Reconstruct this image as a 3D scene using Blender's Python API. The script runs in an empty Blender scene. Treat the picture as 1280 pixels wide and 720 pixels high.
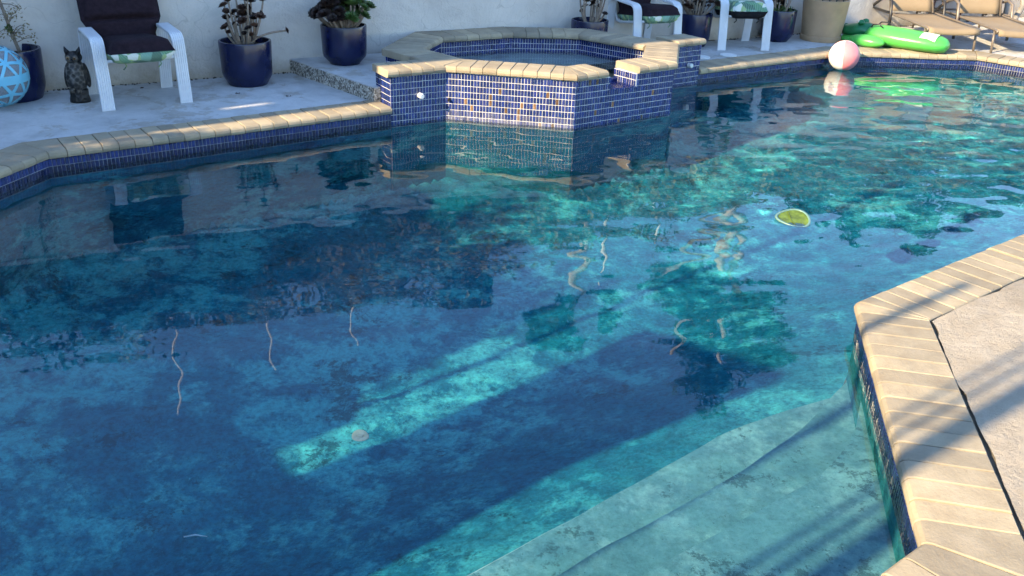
import bpy, bmesh, math, random
import numpy as np
from mathutils import Vector, Matrix
random.seed(7)
rng = np.random.default_rng(7)
R = math.radians
sc = bpy.context.scene
COL = sc.collection

# ------------------------------------------------------------------ camera
PITCH, ROLL, CAM_Z, FPX = 25.0, 2.0, 1.85, 1150.0
cd = bpy.data.cameras.new('camera'); cam = bpy.data.objects.new('camera', cd); COL.objects.link(cam); sc.camera = cam
cd.sensor_width = 36.0; cd.lens = 36.0*FPX/1280.0; cd.clip_start = 0.05; cd.clip_end = 3000
p, r = R(PITCH), R(ROLL)
fw = Vector((0, math.cos(p), -math.sin(p))); rt = Vector((1, 0, 0)); up = Vector((0, math.sin(p), math.cos(p)))
rt2 = math.cos(r)*rt+math.sin(r)*up; up2 = -math.sin(r)*rt+math.cos(r)*up
m4 = Matrix.Identity(4)
for i in range(3):
    m4[i][0] = rt2[i]; m4[i][1] = up2[i]; m4[i][2] = -fw[i]
m4.translation = (0, 0, CAM_Z)
cam.matrix_world = m4

# ------------------------------------------------------------------ sky and sun
SUN_AZ, SUN_EL = 37.6, 28.0            # direction in which shadows fall, height of the sun
w = bpy.data.worlds.new('World'); sc.world = w; w.use_nodes = True
bgn = w.node_tree.nodes['Background']; skyn = w.node_tree.nodes.new('ShaderNodeTexSky')
skyn.sky_type = 'NISHITA'; skyn.sun_disc = False; skyn.sun_elevation = R(SUN_EL); skyn.sun_rotation = R(270-SUN_AZ)
skyn.air_density = 1.0; skyn.dust_density = 0.0; skyn.ozone_density = 3.2
w.node_tree.links.new(skyn.outputs[0], bgn.inputs[0]); bgn.inputs[1].default_value = 0.15
sl = bpy.data.lights.new('sun', 'SUN'); sl.energy = 4.2; sl.angle = R(0.4); sl.color = (1.0, 0.80, 0.50)
so = bpy.data.objects.new('sun', sl); COL.objects.link(so)
sv = Vector((math.cos(R(SUN_AZ))*math.cos(R(SUN_EL)), math.sin(R(SUN_AZ))*math.cos(R(SUN_EL)), -math.sin(R(SUN_EL))))
so.rotation_euler = sv.to_track_quat('-Z', 'Y').to_euler(); so.location = (-8, -6, 9)
sl.cycles.is_caustics_light = True
sc.view_settings.view_transform = 'Standard'; sc.view_settings.look = 'None'
sc.view_settings.exposure = 1.75; sc.view_settings.gamma = 1.0; sc.view_settings.use_curve_mapping = False
sc.cycles.use_denoising = True
sc.cycles.caustics_reflective = False; sc.cycles.caustics_refractive = True
sc.cycles.max_bounces = 5; sc.cycles.diffuse_bounces = 2; sc.cycles.glossy_bounces = 3; sc.cycles.transmission_bounces = 5; sc.cycles.use_adaptive_sampling = True; sc.cycles.adaptive_threshold = 0.03; sc.cycles.adaptive_min_samples = 16; sc.cycles.transparent_max_bounces = 8
sc.cycles.sample_clamp_indirect = 6.0

# ------------------------------------------------------------------ helpers
class MB:
    def __init__(s): s.v = []; s.f = []; s.mi = []; s.c = []
    def add(s, vs, fs, mi=0, col=None):
        b = len(s.v); s.v += [tuple(x) for x in vs]
        for f in fs: s.f.append(tuple(i+b for i in f)); s.mi.append(mi); s.c.append(col)
    def box(s, lo, hi, mi=0, M=None, col=None):
        (x0, y0, z0), (x1, y1, z1) = lo, hi
        vs = [(x0,y0,z0),(x1,y0,z0),(x1,y1,z0),(x0,y1,z0),(x0,y0,z1),(x1,y0,z1),(x1,y1,z1),(x0,y1,z1)]
        if M is not None: vs = [M @ Vector(q) for q in vs]
        s.add(vs, [(3,2,1,0),(4,5,6,7),(0,1,5,4),(1,2,6,5),(2,3,7,6),(3,0,4,7)], mi, col)
    def prism(s, poly, z0, z1, mi=0):
        n = len(poly)
        s.add([(x,y,z0) for x,y in poly]+[(x,y,z1) for x,y in poly],
              [tuple(range(n-1,-1,-1)), tuple(range(n,2*n))]+[(i,(i+1)%n,(i+1)%n+n,i+n) for i in range(n)], mi)
    def tube(s, path, rad, seg=8, mi=0, cap=True, col=None):
        path = [Vector(q) for q in path]; n = len(path)
        rr = rad if hasattr(rad, '__len__') else [rad]*n
        prev = None; vs = []
        for i in range(n):
            t = (path[min(i+1,n-1)]-path[max(i-1,0)]).normalized()
            if prev is None:
                a = Vector((0,0,1)) if abs(t.z) < .9 else Vector((1,0,0))
                u = t.cross(a).normalized()
            else:
                u = (prev-t*prev.dot(t)).normalized()
            prev = u; v = t.cross(u)
            for k in range(seg):
                an = 2*math.pi*k/seg; vs.append(path[i]+(u*math.cos(an)+v*math.sin(an))*rr[i])
        fs = [(i*seg+k, i*seg+(k+1)%seg, (i+1)*seg+(k+1)%seg, (i+1)*seg+k) for i in range(n-1) for k in range(seg)]
        if cap: fs += [tuple(range(seg-1,-1,-1)), tuple(range((n-1)*seg, n*seg))]
        s.add(vs, fs, mi, col)
    def lathe(s, prof, seg=32, c=(0,0,0), mi=0, sx=1, sy=1):
        vs = []; n = len(prof)
        for (rr, z) in prof:
            for k in range(seg):
                an = 2*math.pi*k/seg; vs.append((c[0]+rr*math.cos(an)*sx, c[1]+rr*math.sin(an)*sy, c[2]+z))
        fs = [(i*seg+k, i*seg+(k+1)%seg, (i+1)*seg+(k+1)%seg, (i+1)*seg+k) for i in range(n-1) for k in range(seg)]
        s.add(vs, fs, mi)
    def disc(s, rr, z, seg=32, c=(0,0), mi=0):
        s.add([(c[0]+rr*math.cos(2*math.pi*k/seg), c[1]+rr*math.sin(2*math.pi*k/seg), z) for k in range(seg)], [tuple(range(seg))], mi)
    def ell(s, c, rad, seg=16, rings=10, mi=0, M=None):
        vs = []; c = Vector(c)
        for i in range(rings+1):
            th = math.pi*i/rings
            for k in range(seg):
                an = 2*math.pi*k/seg
                q = Vector((rad[0]*math.sin(th)*math.cos(an), rad[1]*math.sin(th)*math.sin(an), -rad[2]*math.cos(th)))
                if M is not None: q = M @ q
                vs.append(c+q)
        fs = [(i*seg+k, i*seg+(k+1)%seg, (i+1)*seg+(k+1)%seg, (i+1)*seg+k) for i in range(rings) for k in range(seg)]
        s.add(vs, fs, mi)
    def mesh(s, name, mats, smooth=False):
        me = bpy.data.meshes.new(name); me.from_pydata(s.v, [], s.f)
        for m in (mats if isinstance(mats, (list, tuple)) else [mats]): me.materials.append(m)
        if any(s.mi): me.polygons.foreach_set('material_index', s.mi)
        if smooth: me.polygons.foreach_set('use_smooth', [True]*len(me.polygons))
        if any(c is not None for c in s.c):
            at = me.color_attributes.new('tint', 'FLOAT_COLOR', 'CORNER'); buf = []
            for f, c in zip(s.f, s.c): buf += list((*(c or (1,1,1)), 1))*len(f)
            at.data.foreach_set('color', buf)
        me.update(); return me
    def build(s, name, mats, parent=None, smooth=False, auto=None):
        me = s.mesh(name, mats, smooth or auto is not None)
        if auto is not None: me.set_sharp_from_angle(angle=R(auto))
        o = bpy.data.objects.new(name, me); COL.objects.link(o); o.parent = parent
        return o

def link(name, me, parent=None):
    o = bpy.data.objects.new(name, me); COL.objects.link(o); o.parent = parent; return o
def tag(o, label=None, cat=None, group=None, kind=None):
    if label: o['label'] = label
    if cat: o['category'] = cat
    if group: o['group'] = group
    if kind: o['kind'] = kind
    return o
def empty(name, loc, rz=0):
    o = bpy.data.objects.new(name, None); COL.objects.link(o); o.location = loc; o.rotation_euler = (0,0,rz); o.empty_display_size = .1; return o
def copy_tree(o, parent=None):
    c = o.copy(); COL.objects.link(c); c.parent = parent
    for ch in list(o.children): copy_tree(ch, c)
    return c
def receiver(*os):
    for o in os: o.cycles.is_caustics_receiver = True

# ------------------------------------------------------------------ materials
def nmat(name):
    m = bpy.data.materials.new(name); m.use_nodes = True
    return m, m.node_tree.nodes, m.node_tree.links, m.node_tree.nodes['Principled BSDF']
def noise(N, L, scale, detail=5, rough=.55, vec=None, dist=0.0):
    n = N.new('ShaderNodeTexNoise'); n.inputs['Scale'].default_value = scale; n.inputs['Detail'].default_value = detail
    n.inputs['Roughness'].default_value = rough; n.inputs['Distortion'].default_value = dist
    if vec is not None: L.new(vec, n.inputs['Vector'])
    return n.outputs['Fac']
def coords(N, kind='Object'):
    return N.new('ShaderNodeTexCoord').outputs[kind]
def ramp(N, L, fac, stops, interp='LINEAR'):
    n = N.new('ShaderNodeValToRGB'); L.new(fac, n.inputs[0]); e = n.color_ramp.elements; n.color_ramp.interpolation = interp
    while len(e) < len(stops): e.new(.5)
    for el, (pos, c) in zip(e, stops):
        el.position = pos; el.color = (*c, 1) if len(c) == 3 else c
    return n.outputs[0]
def g3(v): return (v, v, v)
def mix(N, L, fac, a, b, mode='MIX'):
    n = N.new('ShaderNodeMix'); n.data_type = 'RGBA'; n.blend_type = mode
    for sk, val in ((n.inputs[0], fac), (n.inputs[6], a), (n.inputs[7], b)):
        if isinstance(val, bpy.types.NodeSocket): L.new(val, sk)
        elif isinstance(val, tuple): sk.default_value = (*val, 1)
        else: sk.default_value = val
    return n.outputs[2]
def math_(N, L, op, a, b=0.0):
    n = N.new('ShaderNodeMath'); n.operation = op
    for sk, val in ((n.inputs[0], a), (n.inputs[1], b)):
        if isinstance(val, bpy.types.NodeSocket): L.new(val, sk)
        else: sk.default_value = val
    return n.outputs[0]
def bump(N, L, B, h, strength=.3, dist=.01):
    n = N.new('ShaderNodeBump'); n.inputs['Strength'].default_value = strength; n.inputs['Distance'].default_value = dist
    L.new(h, n.inputs['Height']); L.new(n.outputs[0], B.inputs['Normal'])
def plain(name, col, rough=.5, var=.15, scale=12, metal=0, bumpy=0, spec=None, rnd=0.0, trans=0):
    m, N, L, B = nmat(name)
    v = coords(N); f = noise(N, L, scale, 5, .6, v)
    dark = tuple(c*(1-var) for c in col); lite = tuple(min(1, c*(1+var)) for c in col)
    c = ramp(N, L, f, [(.3, dark), (.7, lite)])
    if rnd:
        oi = N.new('ShaderNodeObjectInfo')
        k = ramp(N, L, oi.outputs['Random'], [(0, g3(1-rnd)), (1, g3(1))])
        c = mix(N, L, 1.0, c, k, 'MULTIPLY')
    L.new(c, B.inputs['Base Color']); B.inputs['Roughness'].default_value = rough; B.inputs['Metallic'].default_value = metal
    if spec is not None: B.inputs['Specular IOR Level'].default_value = spec
    if bumpy: bump(N, L, B, noise(N, L, scale*5, 4, .6, v), bumpy, .01)
    return m

# pool plaster: blue finish, blotched pale where it has worn and stained dark in places
def plaster_mat(name, dark, mid, lite, wear=.56, shallow_lit=None, gk=1.0):
    m, N, L, B = nmat(name); v = coords(N)
    big = noise(N, L, .8, 2, .5, v, .4); med = noise(N, L, 1.9, 13, .74, v, .15); fine = noise(N, L, 9, 12, .78, v)
    grit = noise(N, L, 34, 6, .8, v); grain = noise(N, L, 85, 3, .7, v)
    a = math_(N, L, 'ADD', math_(N, L, 'MULTIPLY', big, .34), math_(N, L, 'MULTIPLY', med, .66))
    base = ramp(N, L, math_(N, L, 'ADD', math_(N, L, 'MULTIPLY', med, .5), math_(N, L, 'MULTIPLY', fine, .5)), [(.40, dark), (.60, mid)])
    if shallow_lit is not None:                                # plaster paler towards the steps, sunlight on the floor there put into the colour
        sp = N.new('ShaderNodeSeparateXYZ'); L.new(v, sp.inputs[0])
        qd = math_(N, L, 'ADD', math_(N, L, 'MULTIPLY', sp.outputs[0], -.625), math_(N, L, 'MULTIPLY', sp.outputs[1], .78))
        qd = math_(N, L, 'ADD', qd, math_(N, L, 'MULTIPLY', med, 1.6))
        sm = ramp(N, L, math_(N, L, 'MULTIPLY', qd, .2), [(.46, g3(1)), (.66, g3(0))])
        base = mix(N, L, sm, base, ramp(N, L, fine, [(.40, shallow_lit[0]), (.60, shallow_lit[1])]))
    msk = ramp(N, L, a, [(wear-.010, g3(0)), (wear+.022, g3(.72))])
    ero = ramp(N, L, fine, [(.40, g3(.15)), (.52, g3(1))])
    c = mix(N, L, mix(N, L, 1.0, msk, ero, 'MULTIPLY'), base, lite)
    c = mix(N, L, mix(N, L, 1.0, ramp(N, L, a, [(wear-.06, g3(0)), (wear-.02, g3(.5))]), ramp(N, L, fine, [(.50, g3(0)), (.56, g3(1))]), 'MULTIPLY'), c, tuple((q+r_)*.5 for q, r_ in zip(mid, lite)))
    st = noise(N, L, 1.4, 13, .82, v, .1)
    c = mix(N, L, ramp(N, L, st, [(.565, g3(0)), (.585, g3(.75))]), c, tuple(q*.42 for q in dark))
    c = mix(N, L, 1.0, c, ramp(N, L, grit, [(.38, g3(1-.38*gk)), (.5, g3(1.0)), (.62, g3(1+.30*gk))]), 'MULTIPLY')
    c = mix(N, L, ramp(N, L, grain, [(.67, g3(0)), (.70, g3(.7))]), c, tuple(q*.35 for q in dark))
    c = mix(N, L, ramp(N, L, noise(N, L, 52, 4, .75, v), [(.665, g3(0)), (.70, g3(.6))]), c, tuple(min(1, q*1.2) for q in lite))
    L.new(c, B.inputs['Base Color']); B.inputs['Roughness'].default_value = .8; B.inputs['Specular IOR Level'].default_value = .1
    bump(N, L, B, fine, .25, .01)
    return m
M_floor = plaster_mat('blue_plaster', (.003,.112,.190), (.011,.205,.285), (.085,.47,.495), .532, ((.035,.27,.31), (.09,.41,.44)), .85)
M_nose = plain('worn_nosing', (.42,.58,.58), .8, .35, 9)
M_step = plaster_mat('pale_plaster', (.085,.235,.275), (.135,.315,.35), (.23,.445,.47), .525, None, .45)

def water_mat():
    m, N, L, B = nmat('water')
    B.inputs['Transmission Weight'].default_value = 1; B.inputs['Roughness'].default_value = 0; B.inputs['IOR'].default_value = 1.333
    B.inputs['Base Color'].default_value = (.70,.95,.97,1)
    return m
M_water = water_mat()

def tile_mat(name):
    m, N, L, B = nmat(name)
    a = N.new('ShaderNodeVertexColor'); a.layer_name = 'tint'
    f = noise(N, L, 40, 3, .5, coords(N))
    L.new(mix(N, L, 1.0, a.outputs[0], ramp(N, L, f, [(.3, g3(.75)), (.7, g3(1.1))]), 'MULTIPLY'), B.inputs['Base Color'])
    B.inputs['Roughness'].default_value = .26; B.inputs['Specular IOR Level'].default_value = .6
    return m
M_tile = tile_mat('cobalt_tile')
M_grout = plain('grout', (.66,.64,.61), .85, .2, 9)

M_grout2 = plain('dark_grout', (.24,.25,.28), .7, .35, 9)  # darker grout behind the waterline band
def coping_mat():
    m, N, L, B = nmat('coping_brick'); v = coords(N)
    f = noise(N, L, 7, 6, .65, v); f2 = noise(N, L, 90, 3, .6, v)
    c = ramp(N, L, f, [(.28, (.29,.235,.165)), (.5, (.36,.30,.21)), (.75, (.43,.36,.26))])
    oi = N.new('ShaderNodeObjectInfo'); k = ramp(N, L, oi.outputs['Random'], [(0, (.74,.74,.75)), (.5, (.93,.92,.91)), (1, (1.12,1.09,1.04))])
    c = mix(N, L, 1.0, c, k, 'MULTIPLY')
    stn = ramp(N, L, noise(N, L, 2.3, 9, .72, v), [(.52, g3(0)), (.66, g3(.45))])
    c = mix(N, L, stn, c, (.19,.165,.13))
    pit = ramp(N, L, noise(N, L, 38, 4, .7, v), [(.62, g3(0)), (.72, g3(.5))])
    c = mix(N, L, pit, c, (.20,.16,.11))
    L.new(c, B.inputs['Base Color']); B.inputs['Roughness'].default_value = .85; B.inputs['Specular IOR Level'].default_value = .25
    bump(N, L, B, math_(N, L, 'ADD', f2, math_(N, L, 'MULTIPLY', f, 1.5)), .35, .006)
    return m
M_cop = coping_mat()
M_mortar = plain('mortar', (.24,.20,.155), .95, .3, 15, bumpy=.4)

def deck_mat():
    m, N, L, B = nmat('painted_concrete'); v = coords(N)
    big = noise(N, L, .9, 4, .6, v, .5); med = noise(N, L, 5, 9, .7, v, .4); fine = noise(N, L, 55, 4, .65, v)
    c = ramp(N, L, med, [(.3, (.42,.41,.395)), (.5, (.53,.52,.51)), (.7, (.60,.59,.58))])
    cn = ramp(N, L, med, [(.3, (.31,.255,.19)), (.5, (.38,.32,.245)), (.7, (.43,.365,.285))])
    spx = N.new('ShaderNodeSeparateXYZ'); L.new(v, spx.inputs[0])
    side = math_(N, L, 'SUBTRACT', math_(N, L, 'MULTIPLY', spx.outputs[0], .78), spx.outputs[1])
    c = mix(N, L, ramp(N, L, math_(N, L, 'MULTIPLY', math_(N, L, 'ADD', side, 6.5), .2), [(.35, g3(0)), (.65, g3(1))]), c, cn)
    flake = noise(N, L, 3.4, 11, .72, v, .15)
    fm = ramp(N, L, flake, [(.56, g3(0)), (.575, g3(1))])
    c = mix(N, L, math_(N, L, 'MULTIPLY', fm, .45), c, (.34,.28,.205))
    dk = ramp(N, L, big, [(.35, g3(.82)), (.6, g3(1.04))])
    c = mix(N, L, 1.0, c, dk, 'MULTIPLY')
    spk = ramp(N, L, noise(N, L, 24, 6, .75, v), [(.66, g3(0)), (.74, g3(.55))])
    c = mix(N, L, spk, c, (.2,.18,.15))
    L.new(c, B.inputs['Base Color']); B.inputs['Roughness'].default_value = .88; B.inputs['Specular IOR Level'].default_value = .25
    h = math_(N, L, 'ADD', math_(N, L, 'MULTIPLY', flake, 3.0), math_(N, L, 'ADD', math_(N, L, 'MULTIPLY', fm, -.25), math_(N, L, 'MULTIPLY', fine, .35)))
    bump(N, L, B, h, .6, .022)
    return m
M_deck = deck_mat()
M_joint = plain('joint_sand', (.20,.165,.12), .95, .6, 6, bumpy=.6)

def stucco_mat():
    m, N, L, B = nmat('white_stucco'); v = coords(N)
    med = noise(N, L, 2.2, 8, .65, v, .4); fine = noise(N, L, 60, 4, .6, v)
    c = ramp(N, L, med, [(.3, (.50,.455,.41)), (.5, (.60,.555,.50)), (.7, (.66,.61,.55))])
    peel = ramp(N, L, noise(N, L, 1.7, 9, .7, v, .8), [(.60, g3(0)), (.612, g3(.5))])
    c = mix(N, L, peel, c, (.56,.53,.47))
    sep = N.new('ShaderNodeSeparateXYZ'); L.new(v, sep.inputs[0])
    low = ramp(N, L, math_(N, L, 'ADD', sep.outputs[2], math_(N, L, 'MULTIPLY', noise(N, L, 6, 7, .75, v), .30)), [(.30, g3(1)), (.42, g3(0))])
    c = mix(N, L, math_(N, L, 'MULTIPLY', low, .65), c, (.33,.27,.19))
    cr = N.new('ShaderNodeTexVoronoi'); cr.feature = 'DISTANCE_TO_EDGE'; cr.inputs['Scale'].default_value = 1.1
    vv = N.new('ShaderNodeVectorMath'); vv.operation = 'ADD'; L.new(v, vv.inputs[0])
    nn = N.new('ShaderNodeTexNoise'); nn.inputs['Scale'].default_value = 3; L.new(v, nn.inputs['Vector']); L.new(nn.outputs['Color'], vv.inputs[1]); L.new(vv.outputs[0], cr.inputs['Vector'])
    crm = ramp(N, L, cr.outputs['Distance'], [(.0, g3(.45)), (.006, g3(0))])
    c = mix(N, L, crm, c, (.34,.31,.27))
    L.new(c, B.inputs['Base Color']); B.inputs['Roughness'].default_value = .92; B.inputs['Specular IOR Level'].default_value = .2
    bump(N, L, B, math_(N, L, 'ADD', fine, math_(N, L, 'MULTIPLY', med, 4.0)), .5, .012)
    return m
M_stucco = stucco_mat()

def aggregate_mat():
    m, N, L, B = nmat('exposed_aggregate'); v = coords(N)
    vo = N.new('ShaderNodeTexVoronoi'); vo.inputs['Scale'].default_value = 75; L.new(v, vo.inputs['Vector'])
    sp = N.new('ShaderNodeSeparateColor'); L.new(vo.outputs['Color'], sp.inputs[0])
    c = ramp(N, L, sp.outputs[0], [(0, (.06,.055,.05)), (.35, (.22,.19,.15)), (.7, (.42,.38,.31)), (1, (.6,.56,.48))])
    L.new(c, B.inputs['Base Color']); B.inputs['Roughness'].default_value = .8
    bump(N, L, B, vo.outputs['Distance'], -.6, .01)
    return m
M_agg = aggregate_mat()

def print_mat():
    m, N, L, B = nmat('leaf_print_fabric'); v = coords(N)
    mp = N.new('ShaderNodeMapping'); L.new(v, mp.inputs[0]); mp.inputs['Scale'].default_value = (1.0,1.7,1.2); mp.inputs['Rotation'].default_value = (.3,.2,.7)
    vo = N.new('ShaderNodeTexVoronoi'); vo.inputs['Scale'].default_value = 15; L.new(mp.outputs[0], vo.inputs['Vector'])
    sp = N.new('ShaderNodeSeparateColor'); L.new(vo.outputs['Color'], sp.inputs[0])
    leaf = ramp(N, L, sp.outputs[0], [(0, (.66,.66,.58)), (.22, (.66,.66,.58)), (.23, (.02,.10,.055)), (.45, (.07,.22,.10)), (.65, (.13,.30,.22)), (.8, (.28,.40,.14)), (1, (.015,.07,.06))], 'CONSTANT')
    wv = N.new('ShaderNodeTexWave'); wv.inputs['Scale'].default_value = 22; wv.inputs['Distortion'].default_value = 3; L.new(mp.outputs[0], wv.inputs['Vector'])
    c = mix(N, L, math_(N, L, 'MULTIPLY', wv.outputs['Fac'], .35), leaf, (.5,.56,.46))
    L.new(c, B.inputs['Base Color']); B.inputs['Roughness'].default_value = .9
    return m
M_print = print_mat()
M_plum = plain('plum_fabric', (.020,.012,.017), .92, .3, 30, bumpy=.3, spec=.15)
M_black_fab = plain('black_fabric', (.012,.012,.014), .9, .3, 30, spec=.15)
M_white = plain('white_enamel', (.62,.63,.65), .38, .05, 6)
def glaze(name, col):
    m, N, L, B = nmat(name); v = coords(N)
    f = noise(N, L, 9, 5, .6, v)
    L.new(ramp(N, L, f, [(.3, tuple(c*.7 for c in col)), (.7, tuple(c*1.2 for c in col))]), B.inputs['Base Color'])
    B.inputs['Roughness'].default_value = .22; B.inputs['Specular IOR Level'].default_value = .5
    bump(N, L, B, noise(N, L, 14, 3, .5, v), .12, .01); return m
M_glaze = glaze('cobalt_glaze', (.005,.009,.046))
M_soil = plain('potting_soil', (.05,.035,.025), .95, .5, 40, bumpy=.8)
M_tan = plain('tan_ceramic', (.42,.27,.15), .6, .15, 5, bumpy=.15)
M_terra = plain('terracotta', (.42,.17,.08), .8, .2, 8, bumpy=.15)
M_stem = plain('succulent_stem', (.27,.21,.16), .85, .3, 30, bumpy=.4)
M_ros_dark = plain('dark_rosette', (.035,.018,.014), .55, .5, 20, rnd=.5)
M_ros_brown = plain('brown_rosette', (.085,.04,.025), .6, .5, 20, rnd=.5)
M_ros_green = plain('green_rosette', (.075,.14,.03), .5, .35, 20, rnd=.4)
M_bark = plain('grey_bark', (.20,.155,.115), .9, .35, 14, bumpy=.6)
M_palebark = plain('pale_bark', (.62,.58,.52), .85, .25, 6, bumpy=.5)
M_pole = plain('pale_paint', (.84,.87,.90), .5, .05, 6)
M_frame = plain('taupe_metal', (.17,.14,.115), .4, .15, 10, metal=.2)
M_darkframe = plain('dark_metal', (.022,.02,.02), .4, .2, 10)
def sling_mat():
    m, N, L, B = nmat('beige_sling'); v = coords(N)
    wv = N.new('ShaderNodeTexWave'); wv.inputs['Scale'].default_value = 130; L.new(v, wv.inputs['Vector'])
    f = noise(N, L, 3, 5, .6, v)
    c = mix(N, L, math_(N, L, 'MULTIPLY', wv.outputs['Fac'], .3), ramp(N, L, f, [(.3, (.23,.17,.105)), (.7, (.28,.21,.13))]), (.19,.14,.085))
    L.new(c, B.inputs['Base Color']); B.inputs['Roughness'].default_value = .85; return m
M_sling = sling_mat()
M_plastic_w = plain('white_plastic', (.75,.75,.73), .35, .06, 10)
M_steel = plain('drain_plastic', (.25,.30,.31), .4, .2, 30)
M_red = plain('dark_red_paint', (.11,.025,.02), .5, .3, 10)
M_orange = plain('orange_plastic', (.75,.13,.03), .4, .1, 6)
M_greymetal = plain('grey_cast_metal', (.22,.20,.18), .6, .3, 12, bumpy=.2)
M_dirt = plain('dark_soil', (.035,.03,.025), .95, .4, 20, bumpy=.5)
def leafy(name, a, b):
    m, N, L, B = nmat(name)
    at = N.new('ShaderNodeVertexColor'); at.layer_name = 'tint'
    sp = N.new('ShaderNodeSeparateColor'); L.new(at.outputs[0], sp.inputs[0])
    L.new(ramp(N, L, sp.outputs[0], [(0, a), (1, b)]), B.inputs['Base Color'])
    B.inputs['Roughness'].default_value = .6; B.inputs['Specular IOR Level'].default_value = .3
    tr = N.new('ShaderNodeBsdfTranslucent'); L.new(ramp(N, L, sp.outputs[0], [(0, a), (1, b)]), tr.inputs[0])
    mx = N.new('ShaderNodeMixShader'); mx.inputs[0].default_value = .3
    L.new(B.outputs[0], mx.inputs[1]); L.new(tr.outputs[0], mx.inputs[2]); L.new(mx.outputs[0], N['Material Output'].inputs[0])
    return m
M_leaf = leafy('tree_leaf', (.022,.050,.016), (.085,.125,.035))
M_brush = leafy('dry_brush', (.045,.065,.022), (.29,.265,.125))
M_pale_leaf = leafy('pale_leaf', (.16,.13,.055), (.32,.25,.15))

# ------------------------------------------------------------------ plan of the pool (metres, water level at z = 0)
DECK = 0.14
S0, S1, S2, S3 = (-.563,7.04), (.424,6.877), (1.238,7.457), (1.40,8.44)
P3, P4, P5, P6, P7 = (1.378,8.30), (.62,8.92), (-.15,8.87), (-.93,8.42), (-1.10,7.62)
A1 = (1.665,8.635); L2 = (-.955,6.803)
POOL = [(-3.3,-1.58), (-.5,.68), (1.21,2.06), (1.535,3.645), (5.1,6.43), (6.5,7.8), (6.35,8.45), (4.78,9.83), (3.36,9.80), A1, S3, S2, S1, S0, L2, (-2.885,5.416), (-3.15,4.3), (-5.9,2.3), (-4.9,.3)]
WALL_A = Vector((-3.6,6.95)); WALL_D = Vector((math.cos(R(29.8)), math.sin(R(29.8)))); WALL_N = Vector((-WALL_D.y, WALL_D.x))
def wall_pt(al, off=0): q = WALL_A+WALL_D*al+WALL_N*off; return (q.x, q.y)

def offset(poly, d, closed=True):
    """move every edge d to its left; mitred corners"""
    n = len(poly); out = []
    for i in range(n):
        b = Vector(poly[i])
        a = Vector(poly[i-1]) if (closed or i > 0) else None
        c = Vector(poly[(i+1) % n]) if (closed or i < n-1) else None
        ns = []
        for s, e in ((a, b), (b, c)):
            if s is None or e is None: continue
            t = (e-s).normalized(); ns.append(Vector((-t.y, t.x)))
        if len(ns) == 1: out.append(tuple(b+ns[0]*d))
        else:
            m = (ns[0]+ns[1]); m = m/ (1+ns[0].dot(ns[1])); out.append(tuple(b+m*d))
    return out
def inside(poly, X, Y):
    res = np.zeros(X.shape, bool); n = len(poly)
    for i in range(n):
        x0, y0 = poly[i]; x1, y1 = poly[(i+1) % n]
        if y0 == y1: continue
        c = ((y0 > Y) != (y1 > Y)) & (X < (x1-x0)*(Y-y0)/(y1-y0)+x0); res ^= c
    return res
def sstep(a, b, x): t = np.clip((x-a)/(b-a), 0, 1); return t*t*(3-2*t)

# ---- ground under everything, deck sheet with the pool cut out
gm = MB(); gm.add([(-400,-400,-3.2),(400,-400,-3.2),(400,400,-3.2),(-400,400,-3.2)], [(0,1,2,3)])
tag(gm.build('ground', M_dirt), kind='structure')
COPW = .27
def deck_sheet(name, z, hole, outer, mat):
    bm = bmesh.new(); es = []
    for loop in (outer, hole):
        vs = [bm.verts.new((x, y, z)) for x, y in loop]
        es += [bm.edges.new((vs[i], vs[(i+1) % len(vs)])) for i in range(len(vs))]
    bmesh.ops.triangle_fill(bm, use_beauty=True, edges=es, normal=(0,0,1))
    for f in bm.faces:
        if f.normal.z < 0: f.normal_flip()
    me = bpy.data.meshes.new(name); bm.to_mesh(me); bm.free(); me.materials.append(mat)
    return link(name, me)
FAR = [(-30,-25), (30,-25), (30,27), wall_pt(24,.1), wall_pt(-16,.1), (-30,2)]
def ragged(poly, step=.05, amp=.007):
    out = []; n = len(poly); ph = 0
    for i in range(n):
        a, b = Vector(poly[i]), Vector(poly[(i+1) % n]); k = max(1, int((b-a).length/step))
        t = (b-a).normalized(); nn = Vector((t.y, -t.x)); d = 0
        for j in range(k):
            d = .8*d+random.gauss(0, amp*.6)
            q = a.lerp(b, j/k)+nn*(max(-.007, min(.014, d-.001)) if j else .001); out.append((q.x, q.y))
    return out
hole_poly = [q for q in POOL if q not in (S3, S2, S1, S0)]
hole = offset(hole_poly, -COPW)
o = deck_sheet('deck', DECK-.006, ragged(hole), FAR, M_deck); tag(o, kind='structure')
o = deck_sheet('joint_bed', DECK-.026, offset(hole_poly, -.05), FAR, M_joint); tag(o, kind='structure')

# ---- pool basin: walls and sloping floor
basin = MB(); n = len(POOL); SPIN = offset(POOL, .006)
for i in range(n):
    a, b = POOL[i], POOL[(i+1) % n]; zt_ = DECK-.055
    if POOL[i] in (A1, S3, S2, S1, S0): a, b, zt_ = SPIN[i], SPIN[(i+1) % n], -.075
    basin.add([(*a, zt_), (*b, zt_), (*b, -2.2), (*a, -2.2)], [(0,3,2,1)])
nx, ny = 275, 255
xs = np.linspace(-6.3, 6.9, nx); ys = np.linspace(-2.0, 10.2, ny); X, Y = np.meshgrid(xs, ys)
ca, sa_ = math.cos(R(SUN_AZ)), math.sin(R(SUN_AZ))
AL = X*ca+Y*sa_
Q = (X-1.19)*-.625+(Y-2.07)*.78
DEP = 1.05+.60*sstep(1.0, 2.7, Q)*(1-sstep(5.3, 8.6, AL))
DEP += .012*np.sin(X*2.3+1)*np.sin(Y*1.9)
dmin = np.full(X.shape, 9.0)                       # distance to the pool wall, for the rounded foot of the wall
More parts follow.
